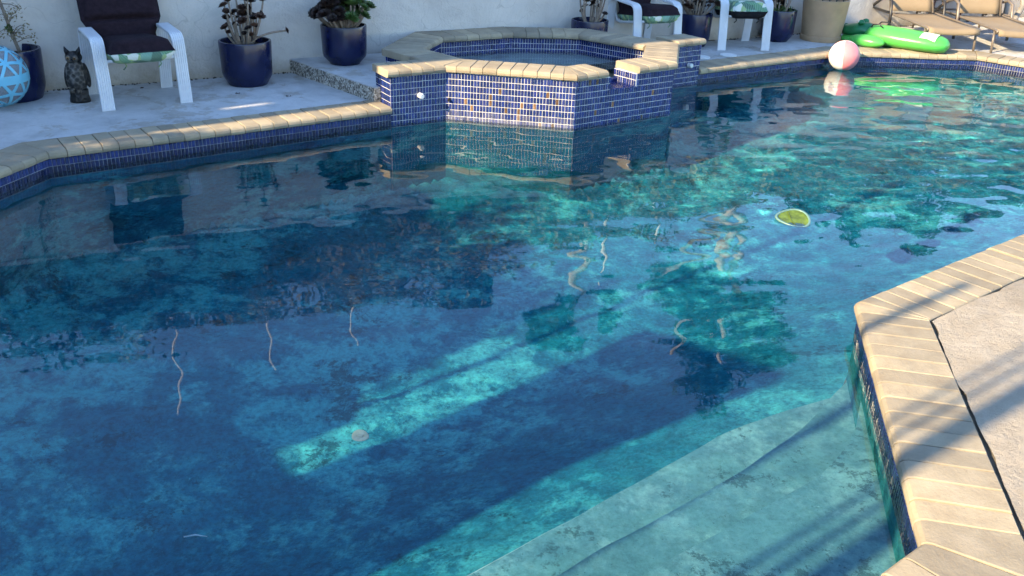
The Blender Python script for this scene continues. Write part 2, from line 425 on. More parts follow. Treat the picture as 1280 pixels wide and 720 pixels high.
for i in range(n):
    ax, ay = POOL[i]; bx, by = POOL[(i+1) % n]; dx, dy = bx-ax, by-ay
    t = np.clip(((X-ax)*dx+(Y-ay)*dy)/(dx*dx+dy*dy), 0, 1); dmin = np.minimum(dmin, np.hypot(X-ax-t*dx, Y-ay-t*dy))
rr = .28; tt = np.clip((rr-dmin)/rr, 0, 1); DEP -= rr*(1-np.sqrt(np.clip(1-tt*tt, 0, 1)))
V = np.stack([X, Y, -DEP], -1).reshape(-1, 3); idx = np.arange(nx*ny).reshape(ny, nx)
msk = inside(offset(POOL, -.15), X, Y).reshape(-1)
F = np.stack([idx[:-1,:-1], idx[:-1,1:], idx[1:,1:], idx[1:,:-1]], -1).reshape(-1, 4)
F = F[msk[F].any(1)]
fm = MB(); fm.v = V.tolist(); fm.f = F.tolist(); fm.mi = [0]*len(fm.f); fm.c = [None]*len(fm.f)
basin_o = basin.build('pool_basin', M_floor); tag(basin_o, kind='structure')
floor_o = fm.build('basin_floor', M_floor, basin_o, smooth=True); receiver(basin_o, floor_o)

# entry steps along the near side, rounded noses
def bevel_prism(name, poly, z0, z1, mat, parent, wid=.03, seg=3):
    bm = bmesh.new(); bot = [bm.verts.new((x, y, z0)) for x, y in poly]; top = [bm.verts.new((x, y, z1)) for x, y in poly]
    bm.faces.new(bot[::-1]); ft = bm.faces.new(top); k = len(poly)
    for i in range(k): bm.faces.new((bot[i], bot[(i+1) % k], top[(i+1) % k], top[i]))
    bmesh.ops.bevel(bm, geom=list(ft.edges), offset=wid, segments=seg, affect='EDGES', profile=.5, material=1)
    me = bpy.data.meshes.new(name); bm.to_mesh(me); bm.free(); me.materials.append(mat); me.materials.append(M_nose)
    me.polygons.foreach_set('use_smooth', [True]*len(me.polygons)); me.set_sharp_from_angle(angle=R(50))
    return link(name, me, parent)
E1 = [(-2.45,-.10), (.52,2.30), (.91,2.585), (1.13,2.75), (1.24,2.84), (1.33,2.95), (1.40,3.08), (1.47,3.30), (1.53,3.60)]
E2 = [(-2.6,.12), (.36,2.53), (.75,2.82), (.97,3.01), (1.15,3.17), (1.33,3.33), (1.46,3.50), (1.55,3.68)]
E3 = [(-2.8,.42), (.41,2.95), (.74,3.22), (.91,3.36), (1.06,3.46), (1.27,3.57), (1.56,3.70)]
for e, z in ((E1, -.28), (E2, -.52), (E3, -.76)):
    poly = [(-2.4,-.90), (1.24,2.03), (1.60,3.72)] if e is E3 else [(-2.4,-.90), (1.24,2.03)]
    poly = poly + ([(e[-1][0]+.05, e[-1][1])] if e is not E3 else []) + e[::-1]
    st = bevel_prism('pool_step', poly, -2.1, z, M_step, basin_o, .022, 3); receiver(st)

# ---- tiles
def blue(brown=.0):
    if random.random() < brown: k = random.uniform(.5, 1.2); return (.20*k, .11*k, .055*k)
    k = random.uniform(.65, 1.35); d = random.random()
    return (.014*k*(1+.6*d), .032*k, .145*k)
def scaled(c, z, on):
    """chalky lime scale on the rows just above the water"""
    if not on or z > .105: return c
    k = random.uniform(.12,.42) if z < .06 else random.uniform(0,.2)
    return tuple(a*(1-k)+b*k for a, b in zip(c, (.40,.38,.40)))
def tile_face(mb, a, b, z0, z1, pw=.0245, ph=.0475, brown=.0, proud=.004, dark_below=None, skip=None, scale=False):
    """vertical finger tiles on the wall plane a-b; the outside is to the right of a->b"""
    a = Vector((*a, 0)); b = Vector((*b, 0)); t = (b-a); ln = t.length; t /= ln; nn = Vector((t.y, -t.x, 0))
    k = max(1, round(ln/pw)); pw = ln/k; gx, gz = .0031, .0036
    rows = int(math.ceil((z1-z0)/ph-1e-6))
    for j in range(rows):
        zt = z1-j*ph-gz/2; zb = max(z0, z1-(j+1)*ph+gz/2)
        if zt-zb < .006: continue
        for i in range(k):
            x0 = i*pw+gx/2; x1 = (i+1)*pw-gx/2
            if skip and skip((x0+x1)/2, (zt+zb)/2): continue
            pr = proud+random.gauss(0, .0005); ch = .0022
            tl = random.gauss(0, .0004)
            q = [a+t*x0+Vector((0,0,zb)), a+t*x1+Vector((0,0,zb)), a+t*x1+Vector((0,0,zt)), a+t*x0+Vector((0,0,zt))]
            f = [a+t*(x0+ch)+nn*(pr+tl)+Vector((0,0,zb+ch)), a+t*(x1-ch)+nn*(pr-tl)+Vector((0,0,zb+ch)), a+t*(x1-ch)+nn*(pr-tl)+Vector((0,0,zt-ch)), a+t*(x0+ch)+nn*(pr+tl)+Vector((0,0,zt-ch))]
            mb.add(q+f, [(4,5,6,7),(0,1,5,4),(1,2,6,5),(2,3,7,6),(3,0,4,7)], 0, scaled(blue(brown), zt, scale) if dark_below is None or zt > dark_below else tuple(q*.40 for q in blue(brown)))
tp = offset(POOL, .003); grout = MB(); tiles = MB()
for i in range(n):
    if POOL[i] in (A1, S3, S2, S1, S0): continue
    a, b = tp[i], tp[(i+1) % n]
    grout.add([(*a, .088), (*b, .088), (*b, -.12), (*a, -.12)], [(0,3,2,1)])
    tile_face(tiles, b, a, -.105, .086, dark_below=.045)  # rows below the set height get a darker colour
go = grout.build('tile_backing', M_grout2, basin_o); to = tiles.build('waterline_tiles', M_tile, basin_o); to['kind'] = 'stuff'; receiver(go, to)

# ---- coping bricks
def stone_mesh(i0, i1, o0, o1, zt, th=.055, nose='in', dz=0., tilt=0.):
    i0, i1, o0, o1 = map(Vector, (i0, i1, o0, o1))
    if nose == 'in': prof = [(.025,-th), (.004,-th+.008), (0,-th*.55), (.004,-.014), (.014,-.004), (.03,0), (.5,0), (.985,0), (1.0,-.005), (1.0,-th)]
    mb = MB(); rows = []
    wd = ((i1-i0).length+(o1-o0).length)/2; ce = min(.3, .004/max(wd, .01))
    for s, dzs in ((0,-.003), (ce,0), (1-ce,0), (1,-.003)):
        a = i0.lerp(i1, s); b = o0.lerp(o1, s); ln = max((b-a).length, .05); row = []
        for (u, z) in prof:
            k = u/ln if u < .4 else (u if u > .6 else .5)
            q = a.lerp(b, k); zz = zt+z+(dzs if z > -.02 else 0)+dz+tilt*(s-.5)
            row.append((q.x, q.y, zz))
        rows.append(row)
    m = len(prof); vs = [q for rw in rows for q in rw]
    fs = [(i*m+j, (i+1)*m+j, (i+1)*m+j+1, i*m+j+1) for i in range(3) for j in range(m-1)]
    fs += [tuple(range(m)), tuple(range(4*m-1, 3*m-1, -1))]
    mb.add(vs, fs); me = mb.mesh('coping_stone', M_cop, True)
    bmm = bmesh.new(); bmm.from_mesh(me); bmesh.ops.recalc_face_normals(bmm, faces=bmm.faces); bmm.to_mesh(me); bmm.free()
    me.set_sharp_from_angle(angle=R(24)); return me
def coping_run(nose_line, back_line, zt, parent, pitch=.102, gap=.004, th=.055, skip=None, name='coping_stone'):
    """stones between two polylines of equal length (nose side first)"""
    for e in range(len(nose_line)-1):
        I0, I1 = Vector(nose_line[e]), Vector(nose_line[e+1]); O0, O1 = Vector(back_line[e]), Vector(back_line[e+1])
        t = (I1-I0); ln = t.length; t /= ln; wv = (O0-I0)-t*((O0-I0).dot(t)); t0, t1 = (O0-I0).dot(t), (O1-I0).dot(t)
        lo, hi = min(0, t0), max(ln, t1)
        k = max(1, round(ln/pitch)); cuts = [ln*j/k for j in range(k+1)]
        cuts = [c+(random.uniform(-.004,.004) if 0 < j < k else 0) for j, c in enumerate(cuts)]
        for j in range(k):
            c0, c1 = cuts[j]+gap/2, cuts[j+1]-gap/2
            if skip and skip(e, (c0+c1)/2/ln): continue
            d0 = t0+gap/2 if j == 0 else min(max(c0, t0+gap/2+.004*j), t1-.004*(k-j)-gap)
            d1 = t1-gap/2 if j == k-1 else min(max(c1, t0+gap+.004*(j+1)), t1-gap/2-.004*(k-1-j))
            if d1-d0 < .002: d1 = d0+.002
            me = stone_mesh(I0+t*c0, I0+t*c1, I0+wv+t*d0, I0+wv+t*d1, zt, th, 'in', random.gauss(0,.0012), random.gauss(0,.0014))
            link(name, me, parent)
i0 = POOL.index(L2)
chain = [POOL[(i0+k) % n] for k in range(n) if True]
chain = chain[:chain.index(A1)+1]
noseL = offset(chain, .03, False); backL = offset(chain, -COPW+.008, False)
coping_run(noseL[:3], backL[:3], DECK, basin_o); coping_run(noseL[2:7], backL[2:7], DECK, basin_o, pitch=.30); coping_run(noseL[6:], backL[6:], DECK, basin_o)
mb = MB(); ml = offset(chain, .006, False); m2 = offset(chain, -COPW+.012, False)
for e in range(len(chain)-1):
    a, b, c, d = ml[e], ml[e+1], m2[e+1], m2[e]
    mb.add([(*a, DECK-.012), (*b, DECK-.012), (*c, DECK-.012), (*d, DECK-.012), (*a, DECK-.054), (*b, DECK-.054), (*c, DECK-.054), (*d, DECK-.054)], [(0,3,2,1),(0,1,5,4),(2,3,7,6)])
mb.build('mortar_bed', M_mortar, basin_o)

# ---- water sheets
def wave(X, Y):
    Z = np.zeros_like(X); a = X*ca+Y*sa_; lat = X*sa_-Y*ca
    calm = .40+.68*sstep(4.5, 8.0, a)*sstep(-6.2, -4.2, lat)+.15*sstep(2, 6, a)
    gr = np.random.default_rng(11)
    for i in range(70):
        lam = math.exp(gr.uniform(math.log(.13), math.log(.62))); k = 2*math.pi/lam
        th = R(gr.normal(104, 26)) if i % 4 else gr.uniform(0, 6.283)
        Z += .00052*lam*np.sin(k*(X*math.cos(th)+Y*math.sin(th))+gr.uniform(0, 6.283))
    for i in range(12):
        lam = gr.uniform(.7, 1.8); k = 2*math.pi/lam; th = gr.uniform(0, 6.283)
        Z += .00040*lam*np.sin(k*(X*math.cos(th)+Y*math.sin(th))+gr.uniform(0, 6.283))
    for (cx_, cy_, lam, A) in ((.75, 5.9, .30, .0012), (2.6, 6.9, .42, .0010), (-1.6, 4.9, .38, .0007), (.1, 5.6, .36, .0010)):
        rd = np.hypot(X-cx_, Y-cy_); Z += A*np.cos(2*math.pi*rd/lam)*np.exp(-rd*1.1)
    return Z*calm
def water_sheet(name, poly, z, step, grow=.05, flat=1.0):
    pts = np.array(poly); x0, y0 = pts.min(0)-.1; x1, y1 = pts.max(0)+.1
    nx, ny = int((x1-x0)/step), int((y1-y0)/step)
    X, Y = np.meshgrid(np.linspace(x0, x1, nx), np.linspace(y0, y1, ny))
    Z = wave(X, Y)*flat+z; ins = inside(offset(poly, -grow), X, Y).reshape(-1)
    idx = np.arange(nx*ny).reshape(ny, nx); F = np.stack([idx[:-1,:-1], idx[:-1,1:], idx[1:,1:], idx[1:,:-1]], -1).reshape(-1, 4)
    F = F[ins[F].any(1)]; used = np.unique(F); rem = np.full(nx*ny, -1); rem[used] = np.arange(len(used))
    V = np.stack([X, Y, Z], -1).reshape(-1, 3)[used]; F = rem[F]
    me = bpy.data.meshes.new(name); me.vertices.add(len(V)); me.vertices.foreach_set('co', V.astype(np.float32).ravel())
    me.loops.add(F.size); me.loops.foreach_set('vertex_index', F.astype(np.int32).ravel())
    me.polygons.add(len(F)); me.polygons.foreach_set('loop_start', np.arange(0, F.size, 4, dtype=np.int32)); me.polygons.foreach_set('loop_total', np.full(len(F), 4, np.int32))
    me.update(calc_edges=True); me.polygons.foreach_set('use_smooth', [True]*len(F)); me.materials.append(M_water)
    o = link(name, me); o.cycles.is_caustics_caster = True; tag(o, kind='structure'); return o
water_sheet('pool_water', POOL, 0.0, .0205)

# ------------------------------------------------------------------ raised spa
SPA = [S0, S1, S2, P3, P4, P5, P6, P7]; ST, SC = .362, .418     # tile top, coping top
spa = empty('raised_spa', (0,0,0)); tag(spa, 'raised eight-sided spa clad in cobalt finger tiles with pale brick coping, spilling into the pool', 'spa')
inn = offset(SPA, .24)
NT0, NT1, NZ = .335, .60, .262
shell = MB()
def hexa(mb, a, b, c, d, z0, z1): mb.prism([a, b, c, d], z0, z1)
for i in range(8):
    a, b, c, d = SPA[i], SPA[(i+1) % 8], inn[(i+1) % 8], inn[i]
    if i == 1:
        A_, B_, C_, D_ = map(Vector, (a, b, c, d))
        l = lambda p_, q_, t_: tuple(p_.lerp(q_, t_))
        dt0, dt1 = .30, .60
        hexa(shell, a, l(A_,B_,NT0), l(D_,C_,dt0), d, -1.8, ST)
        hexa(shell, l(A_,B_,NT0), l(A_,B_,NT1), l(D_,C_,dt1), l(D_,C_,dt0), -1.8, NZ)
        hexa(shell, l(A_,B_,NT1), b, c, l(D_,C_,dt1), -1.8, ST)
    else: hexa(shell, a, b, c, d, -1.8, ST)
shell.prism(offset(SPA, .1), -1.8, -.55)
sh = shell.build('spa_wall', M_grout, spa); receiver(sh)
lin = MB(); ln_ = offset(SPA, .243)
for i in range(8):
    a, b = ln_[i], ln_[(i+1) % 8]; lin.add([(*a,.098), (*b,.098), (*b,-.56), (*a,-.56)], [(0,3,2,1)])
lin.add([(*q,-.54) for q in ln_], [tuple(range(8))]); lo_ = lin.build('spa_liner', M_floor, spa); receiver(lo_)
st = MB()
for i in (0, 1, 2, 7):
    sk = None
    if i == 1:
        ln = (Vector(S2)-Vector(S1)).length; sk = lambda x, z, ln=ln: NT0*ln < x < NT1*ln and z > NZ
    tile_face(st, SPA[i], SPA[(i+1) % 8], -.07, ST-.002, brown=.05 if i == 0 else .012, skip=sk, scale=(i == 0))
for i in range(8):
    sk = None
    if i == 1:
        ln = (Vector(inn[2])-Vector(inn[1])).length; sk = lambda x, z, ln=ln: (1-dt1)*ln < x < (1-dt0)*ln and z > NZ
    tile_face(st, inn[(i+1) % 8], inn[i], .10, ST-.002, skip=sk)
# spillway cheeks and sill
A_, B_, C_, D_ = map(Vector, (S1, S2, inn[2], inn[1]))
o_l, o_r, i_l, i_r = A_.lerp(B_, NT0), A_.lerp(B_, NT1), D_.lerp(C_, dt0), D_.lerp(C_, dt1)
tile_face(st, tuple(o_l), tuple(i_l), NZ, ST-.002, ph=.05); tile_face(st, tuple(i_r), tuple(o_r), NZ, ST-.002, ph=.05)
# sill tiles lie flat, and a second row stands at the back lip
for j in range(5):
    for i in range(10):
        qs = []
        for (u, v_) in ((i+.06, j+.05), (i+.94, j+.05), (i+.94, j+.95), (i+.06, j+.95)):
            a = o_l.lerp(o_r, u/10); b = i_l.lerp(i_r, u/10); q = a.lerp(b, v_/5); qs.append(q)
        hh = NZ+.004 if j < 4 else NZ+.03
        st.add([(q.x, q.y, NZ-.01) for q in qs]+[(q.x, q.y, hh) for q in qs], [(4,5,6,7),(0,1,5,4),(1,2,6,5),(2,3,7,6),(3,0,4,7)], 0, blue())
# wing walls that tie the spa to the pool edge
def wing(a, b, depth, name):
    a, b = Vector(a), Vector(b); t = (b-a).normalized(); nb = Vector((-t.y, t.x)); c, d = b+nb*depth, a+nb*depth
    mb = MB(); mb.prism([tuple(a), tuple(b), tuple(c), tuple(d)], -1.7, ST-.002); o = mb.build('wing_wall', M_grout, spa); receiver(o)
    return a, b, c, d
la, lb, lc, ld = wing(L2, S0, .27, 'left'); ra, rb, rc, rd = wing(S3, A1, .27, 'right')
tile_face(st, la, lb, -.07, ST-.004); tile_face(st, ld, la, -.07, ST-.004)
tile_face(st, ra, rb, -.07, ST-.004); tile_face(st, rb, rc, .0, ST-.004)
tile_face(st, S2, S3, -.07, ST-.004) if False else None
sto = st.build('spa_tiles', M_tile, spa); sto['kind'] = 'stuff'; receiver(sto)
out = offset(SPA, -.03); inw = offset(SPA, .262); inn2 = offset(SPA, .285)
coping_run([out[0], out[1], out[2], out[3]], [inw[0], inw[1], inw[2], inw[3]], SC, spa, pitch=.098, skip=lambda e, t: e == 1 and .33 < t < .61)
nz = [inn2[k] for k in (3,4,5,6,7,0)][::-1]; bk = [out[k] for k in (3,4,5,6,7,0)][::-1]
coping_run(nz, bk, SC-.002, spa, pitch=.11)
for (a, b, c, d) in ((la, lb, lc, ld), (ra, rb, rc, rd)):
    t = (b-a).normalized(); nb = Vector((-t.y, t.x)); e0 = .03 if a is la else -.005; e1 = -.01 if a is la else .03
    coping_run([tuple(a-nb*.03-t*e0), tuple(b-nb*.03+t*e1)], [tuple(d+nb*.0-t*e0), tuple(c+t*e1)], SC-.004, spa, pitch=.098)
for (a, b, f, z) in ((la, lb, .52, .205), (ra, rb, .55, .185)):
    t = (b-a).normalized(); nn = Vector((t.y, -t.x)); q = a.lerp(b, f)
    j = MB(); j.tube([(q.x, q.y, z), (q.x+nn.x*.045, q.y+nn.y*.045, z), (q.x+nn.x*.05, q.y+nn.y*.05, z)], [.021,.021,.016], 14)
    j.build('water_spout', M_plastic_w, spa, auto=40)
q = A_ = Vector(S0); t = (Vector(S1)-Vector(S0)).normalized(); nn = Vector((t.y, -t.x)); q = q+t*.03
j = MB(); j.tube([(q.x, q.y, .155), (q.x+nn.x*.03, q.y+nn.y*.03, .152)], [.015,.010], 8); j.build('overflow_nozzle', M_darkframe, spa)
water_sheet('spa_water', offset(SPA, .24), .245, .03, .02, .25)

# ------------------------------------------------------------------ aggregate slab beside the spa, garden wall, hillside
sb = [(-1.09,6.93), (-.60,7.22), (-1.12,7.62), (-.95,8.44), (-1.97,7.90)]
sl_o = MB(); sl_o.prism(sb, 0.0, DECK+.10); mo = sl_o.build('raised_slab', M_agg); tag(mo, 'low exposed-aggregate slab stepping up between the spa and the wall', 'slab')
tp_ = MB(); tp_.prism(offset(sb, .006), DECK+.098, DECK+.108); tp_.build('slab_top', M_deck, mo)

WTOP = 1.2
gw = MB(); L_ = 40
def wallslab(a0, a1, off0, off1, z0, z1, mb): mb.prism([wall_pt(a0, off0), wall_pt(a1, off0), wall_pt(a1, off1), wall_pt(a0, off1)], z0, z1)
# front face as a fine, slightly wavy sheet; body behind it
wallslab(-16, 26, .0, .22, -.2, WTOP, gw)
wo = gw.build('garden_wall', M_stucco); tag(wo, 'long low white stucco garden wall with peeling paint behind the deck', 'wall')
cp = MB(); wallslab(-16, 26, -.03, .25, WTOP, WTOP+.05, cp); cp.build('wall_cap', M_stucco, wo)

# grit and leaf dirt gathered along the foot of the wall
gr_ = MB(); random.seed(17)
for _ in range(1500):
    a = random.uniform(-1, 12); d_ = -abs(random.gauss(0, .016))-.002; x, y = wall_pt(a, d_); r_ = random.uniform(.004,.014); an = random.uniform(0,6.28)
    if random.random() > .55+.45*math.sin(a*3.1)*math.sin(a*1.3): continue
    c_, s_ = math.cos(an)*r_, math.sin(an)*r_
    gr_.add([(x+c_,y+s_,DECK-.005), (x-s_*.7,y+c_*.7,DECK-.005), (x-c_,y-s_,DECK-.005), (x,y,DECK+.006)], [(0,1,3),(1,2,3),(2,0,3)])
tag(gr_.build('wall_foot_grit', M_dirt), 'dark grit and leaf dirt along the foot of the garden wall', kind='stuff')
hx, hy = 120, 40
hv = []; 
al = np.linspace(-22, 34, hx); of = np.linspace(.2, 40, hy)**1.0; of = .2+(np.linspace(0, 1, hy)**2)*45
for oo in of:
    for a in al:
        q = WALL_A+WALL_D*float(a)+WALL_N*float(oo)
        z = .95+3.05*float(sstep(0, 5.5, oo))*(1+.10*math.sin(a*.45)+.06*math.sin(a*1.3+1))-2.5*float(sstep(6, 30, oo))+.08*math.sin(a*2.1+oo*1.7)
        if oo < .3: z = .9
        hv.append((q.x, q.y, z))
hm = MB(); hm.v = hv; hm.f = [(i*hx+k, i*hx+k+1, (i+1)*hx+k+1, (i+1)*hx+k) for i in range(hy-1) for k in range(hx-1)]; hm.mi = [0]*len(hm.f); hm.c = [None]*len(hm.f)
M_hill = plain('dry_earth', (.11,.10,.065), .95, .4, 2.5, bumpy=.6)
tag(hm.build('hillside', M_hill, smooth=True), kind='structure')
def hill_z(a, oo):
    return .95+3.05*float(sstep(0, 5.5, oo))*(1+.10*math.sin(a*.45)+.06*math.sin(a*1.3+1))-2.5*float(sstep(6, 30, oo))+.08*math.sin(a*2.1+oo*1.7)

def leaves(mb, centres, count, size, spread, lo=0, hi=1):
    """leaf-sized quads scattered round a list of (x,y,z,radius) clumps"""
    cs = list(centres); ws = np.array([c[3]**2 for c in cs]); ws = ws/ws.sum(); pick = rng.choice(len(cs), count, p=ws)
    d = rng.normal(size=(count, 3)); d /= np.linalg.norm(d, axis=1)[:, None]; rad = rng.uniform(.25, 1, count)**.5
    u = rng.normal(size=(count, 3)); u /= np.linalg.norm(u, axis=1)[:, None]; w_ = rng.normal(size=(count, 3)); v_ = np.cross(u, w_); v_ /= np.linalg.norm(v_, axis=1)[:, None]
    sz = size*rng.uniform(.6, 1.4, count); cc = rng.uniform(lo, hi, count)
    for i in range(count):
        c = cs[pick[i]]; q = np.array(c[:3])+d[i]*c[3]*rad[i]*spread
        a, b = u[i]*sz[i], v_[i]*sz[i]*.42
        mb.add([q-a, q-a*.1+b, q+a, q-a*.1-b], [(0,1,2,3)], 0, g3(float(cc[i])))
br = MB(); cl = []
for _ in range(900):
    a = random.uniform(-9, 24); oo = abs(random.gauss(0, 1))*2.2+random.choice((.5, 3.0, 4.6)); oo = min(oo, 7.5)
    q = WALL_A+WALL_D*a+WALL_N*oo; rad = random.uniform(.22, .55)
    cl.append((q.x, q.y, hill_z(a, oo)+rad*.45, rad))
leaves(br, cl, 90000, .06, 1.0)
tag(br.build('hillside_brush', M_brush), 'dry olive brush covering the slope above the wall', kind='stuff')

def tree(name, label, trunk, clumps, count, leafmat, barkmat, size=.06, group=None):
    b = Vector(trunk[0][0][0]); t = empty(name, b); tag(t, label, 'tree', group)
    tb = MB()
    for path, r0, r1 in trunk:
        pts = [Vector(q)-b for q in path]
        sm = []
        for i in range(len(pts)-1):
            p0, p1, p2, p3 = pts[max(i-1,0)], pts[i], pts[i+1], pts[min(i+2,len(pts)-1)]
            for k in range(5):
                u = k/5; sm.append(.5*((2*p1)+(p2-p0)*u+(2*p0-5*p1+4*p2-p3)*u*u+(3*p1-p0-3*p2+p3)*u**3))
        sm.append(pts[-1]); m = len(sm)
        tb.tube(sm, [(r0+(r1-r0)*i/(m-1))*1.1 for i in range(m)], 9)
    tb.build('trunk', barkmat, t, smooth=True)
    cm = MB(); leaves(cm, [(c[0]-b.x, c[1]-b.y, c[2]-b.z, c[3]) for c in clumps], count, size, 1.0)
    cm.build('crown', leafmat, t)
    return t
def clumps_in(c, rad, k, r0=.18, r1=.42):
    out = []
    for _ in range(k):
        d = Vector((random.gauss(0,1), random.gauss(0,1), random.gauss(0,1))).normalized()*(random.random()**.4)
        out.append((c[0]+d.x*rad[0], c[1]+d.y*rad[1], c[2]+d.z*rad[2], random.uniform(r0, r1)))
    return out
tree('crooked_tree', 'crooked tree with pale twisting limbs and dense crown, reflected in the pool', [
    ([(4.35,17.1,3.6),(4.30,17.1,4.7),(4.15,17.0,5.0),(4.28,17.05,5.5),(3.95,17.0,6.2),(4.05,17.0,7.0)], .13, .05),
    ([(4.32,17.1,4.6),(4.65,17.2,4.95),(4.5,17.1,5.5),(4.62,17.2,6.1),(4.35,17.1,6.7),(4.5,17.2,7.4)], .10, .04),
    ([(4.3,17.1,4.5),(3.6,16.9,4.9),(3.2,16.7,5.4),(2.7,16.6,5.6)], .07, .03),
    ([(4.1,17.0,6.3),(3.5,16.9,6.9),(3.3,16.9,7.5)], .05, .02)],
    clumps_in((4.5,17.2,7.0), (1.15,1.0,.95), 40)+clumps_in((3.7,16.9,6.0), (1.0,.8,.6), 22)+clumps_in((4.15,17.1,8.3), (.5,.5,.55), 12)+clumps_in((5.6,17.9,6.7), (.25,.3,.55), 6, .12, .25), 15000, M_leaf, M_palebark)
tree('slender_tree', 'slender tree with bent bare trunk, reflected left of the crooked tree', [
    ([(1.25,15.5,3.6),(1.3,15.5,4.5),(1.1,15.4,5.0),(1.3,15.5,5.5),(1.1,15.4,6.0)], .09, .03),
    ([(1.1,15.4,5.9),(.6,15.2,6.2),(.2,15.0,6.3)], .03, .015)],
    clumps_in((.75,15.2,6.15), (.65,.5,.4), 14, .14, .3)+clumps_in((1.7,15.7,5.9), (.4,.4,.35), 7, .12, .25), 4200, M_leaf, M_palebark)
tree('round_shrub_tree', 'low rounded dark tree on the crest, reflected left of centre in the pool', [
    ([(-.6,14.5,3.6),(-.65,14.5,4.4),(-.7,14.4,5.0)], .07, .03)], clumps_in((-.75,14.4,4.75), (.55,.5,.42), 16, .15, .3), 3800, M_leaf, M_bark)
tree('spreading_tree', 'wide spreading tree on the slope far to the right behind the loungers', [
    ([(8.3,19.6,3.8),(8.4,19.6,4.6),(8.0,19.4,5.2)], .12, .05), ([(8.35,19.6,4.5),(9.3,20.0,5.2)], .07, .03)],
    clumps_in((8.2,19.5,5.0), (1.9,1.3,.55), 40, .18, .4)+clumps_in((11.5,21.3,5.0), (1.6,1.2,.6), 26, .18, .4), 13000, M_leaf, M_bark)
for k, (x, y, z0, z1, lb_) in enumerate(((-5.0,11.9,4.0,5.9,'slim pale pole on the crest, leftmost of the poles reflected in the pool'), (-3.72,12.62,4.0,5.7,'slim pale pole on the crest, second from left in the reflections'),
        (-2.56,13.28,4.0,5.45,'slim pale pole on the crest, third from left in the reflections'), (1.62,15.66,4.0,5.15,'slim pale pole on the crest beside the slender bent tree'), (2.66,16.25,3.6,4.75,'slim pale pole on the crest between the slender and crooked trees'))):
    mb = MB(); mb.tube([(0,0,0), (random.uniform(-.03,.03),0,(z1-z0)*.5), (0,0,z1-z0)], [.021,.019,.016], 8); o = mb.build('slope_pole', M_pole, smooth=True); o.location = (x, y, z0)
    tag(o, lb_, 'pole', 'pale poles on the slope')

# ------------------------------------------------------------------ unseen house behind the camera, outline shaped to cast the shade on the pool
A0 = -5.0; TE = math.tan(R(SUN_EL)); lv = Vector((sa_, -ca)); av = Vector((ca, sa_))
def HP(s, a): q = lv*s+av*a; return (q.x, q.y)
def topz(aw, z=0.): return z+(aw-A0)*TE
M_house = plain('house_stucco', (.55,.50,.43), .9, .12, 3, bumpy=.3)
M_roof = plain('roof_tile', (.25,.12,.08), .85, .3, 9, bumpy=.4)
house = empty('house', (*HP(-6, A0), 0)); tag(house, 'unseen stucco house behind the photographer, shaped to cast shade across the pool', 'house')
hb = Vector((*HP(-6, A0), 0))
def hwall(name, prof, dep=.35, mat=M_house):
    """upright slab facing the pool: outline given as (lateral, height)"""
    mb = MB(); k = len(prof)
    f = [Vector((*HP(s, A0), z))-hb for s, z in prof]; b = [Vector((*HP(s, A0-dep), z))-hb for s, z in prof]
    mb.add(f+b, [tuple(range(k)), tuple(range(2*k-1, k-1, -1))]+[(i, (i+1) % k, (i+1) % k+k, i+k) for i in range(k)][::1])
    bmm = bmesh.new(); me = mb.mesh(name, mat); bmm.from_mesh(me); bmesh.ops.recalc_face_normals(bmm, faces=bmm.faces); bmm.to_mesh(me); bmm.free()
    return link(name, me, house)
T = lambda aw, z=0.: topz(aw, z)
tallz = T(10.4)
hwall('tall_shade_slab', [(-17,0), (-6.55,0), (-6.55,tallz), (-17,tallz)])
hwall('tall_shade_edge', [(-6.51,0), (-6.14,0), (-6.14,T(3.9,.3)), (-5.97,T(5.2,.3)), (-5.86,T(7.3,.14)), (-5.80,T(8.8,.14)), (-5.78,tallz), (-6.51,tallz)])
hwall('slit_shade_slab', [(-6.555,0), (-6.505,0), (-6.505,T(2.32,.14)), (-6.555,T(2.32,.14))], .30)  # added slabs leave a slit for the sunlit strip on the deck
hwall('slit_shade_slab', [(-6.555,T(2.95,.14)), (-6.505,T(2.95,.14)), (-6.505,tallz), (-6.555,tallz)], .30)
hwall('low_shade_slab', [(-6.14,0), (-4.0,0), (-4.0,T(1.35)), (-4.3,T(1.7)), (-5.2,T(1.55)), (-5.6,T(1.2)), (-6.14,T(.9))], .30)
random.seed(44)
hed = MB(); hc = []  # leaf clumps of an unseen tree, added to dapple the pool floor
for _ in range(120):
    s_h = random.uniform(-6.1, -4.0); f_ = (s_h+6.1)/2.1; aw_ = random.uniform(.7, 2.0) if random.random() < .7 else random.uniform(1.2, 2.7); aw_ -= .5*max(0, .5-f_)
    qh = Vector(HP(s_h, A0-.8)); hc.append((qh.x, qh.y, (aw_-A0+.8)*TE, random.uniform(.10,.26)))
leaves(hed, hc, 5200, .05, 1.0)
hq = HP(-5.0, A0-.8); ht_ = empty('dapple_tree', (hq[0], hq[1], 0)); tag(ht_, 'unseen leafy tree behind the photographer, added to dapple light on the pool floor', 'tree')
ho = hed.build('crown', M_leaf, ht_); ho.location = (-hq[0], -hq[1], 0)
htm = MB(); htm.tube([(0,0,0),(.1,.05,1.4),(-.05,.1,2.6),(.1,0,3.3)], [.11,.09,.07,.04], 9); htm.tube([(-.05,.1,2.4),(-.5,.5,2.9),(-.75,.7,3.2)], [.06,.05,.03], 8); htm.build('trunk', M_bark, ht_, smooth=True)
hwall('strip_shade_slab', [(-4.0,0), (-3.53,0), (-3.53,T(-.04)), (-3.715,T(-.04)), (-3.72,T(.42)), (-4.0,T(.62))], .28)
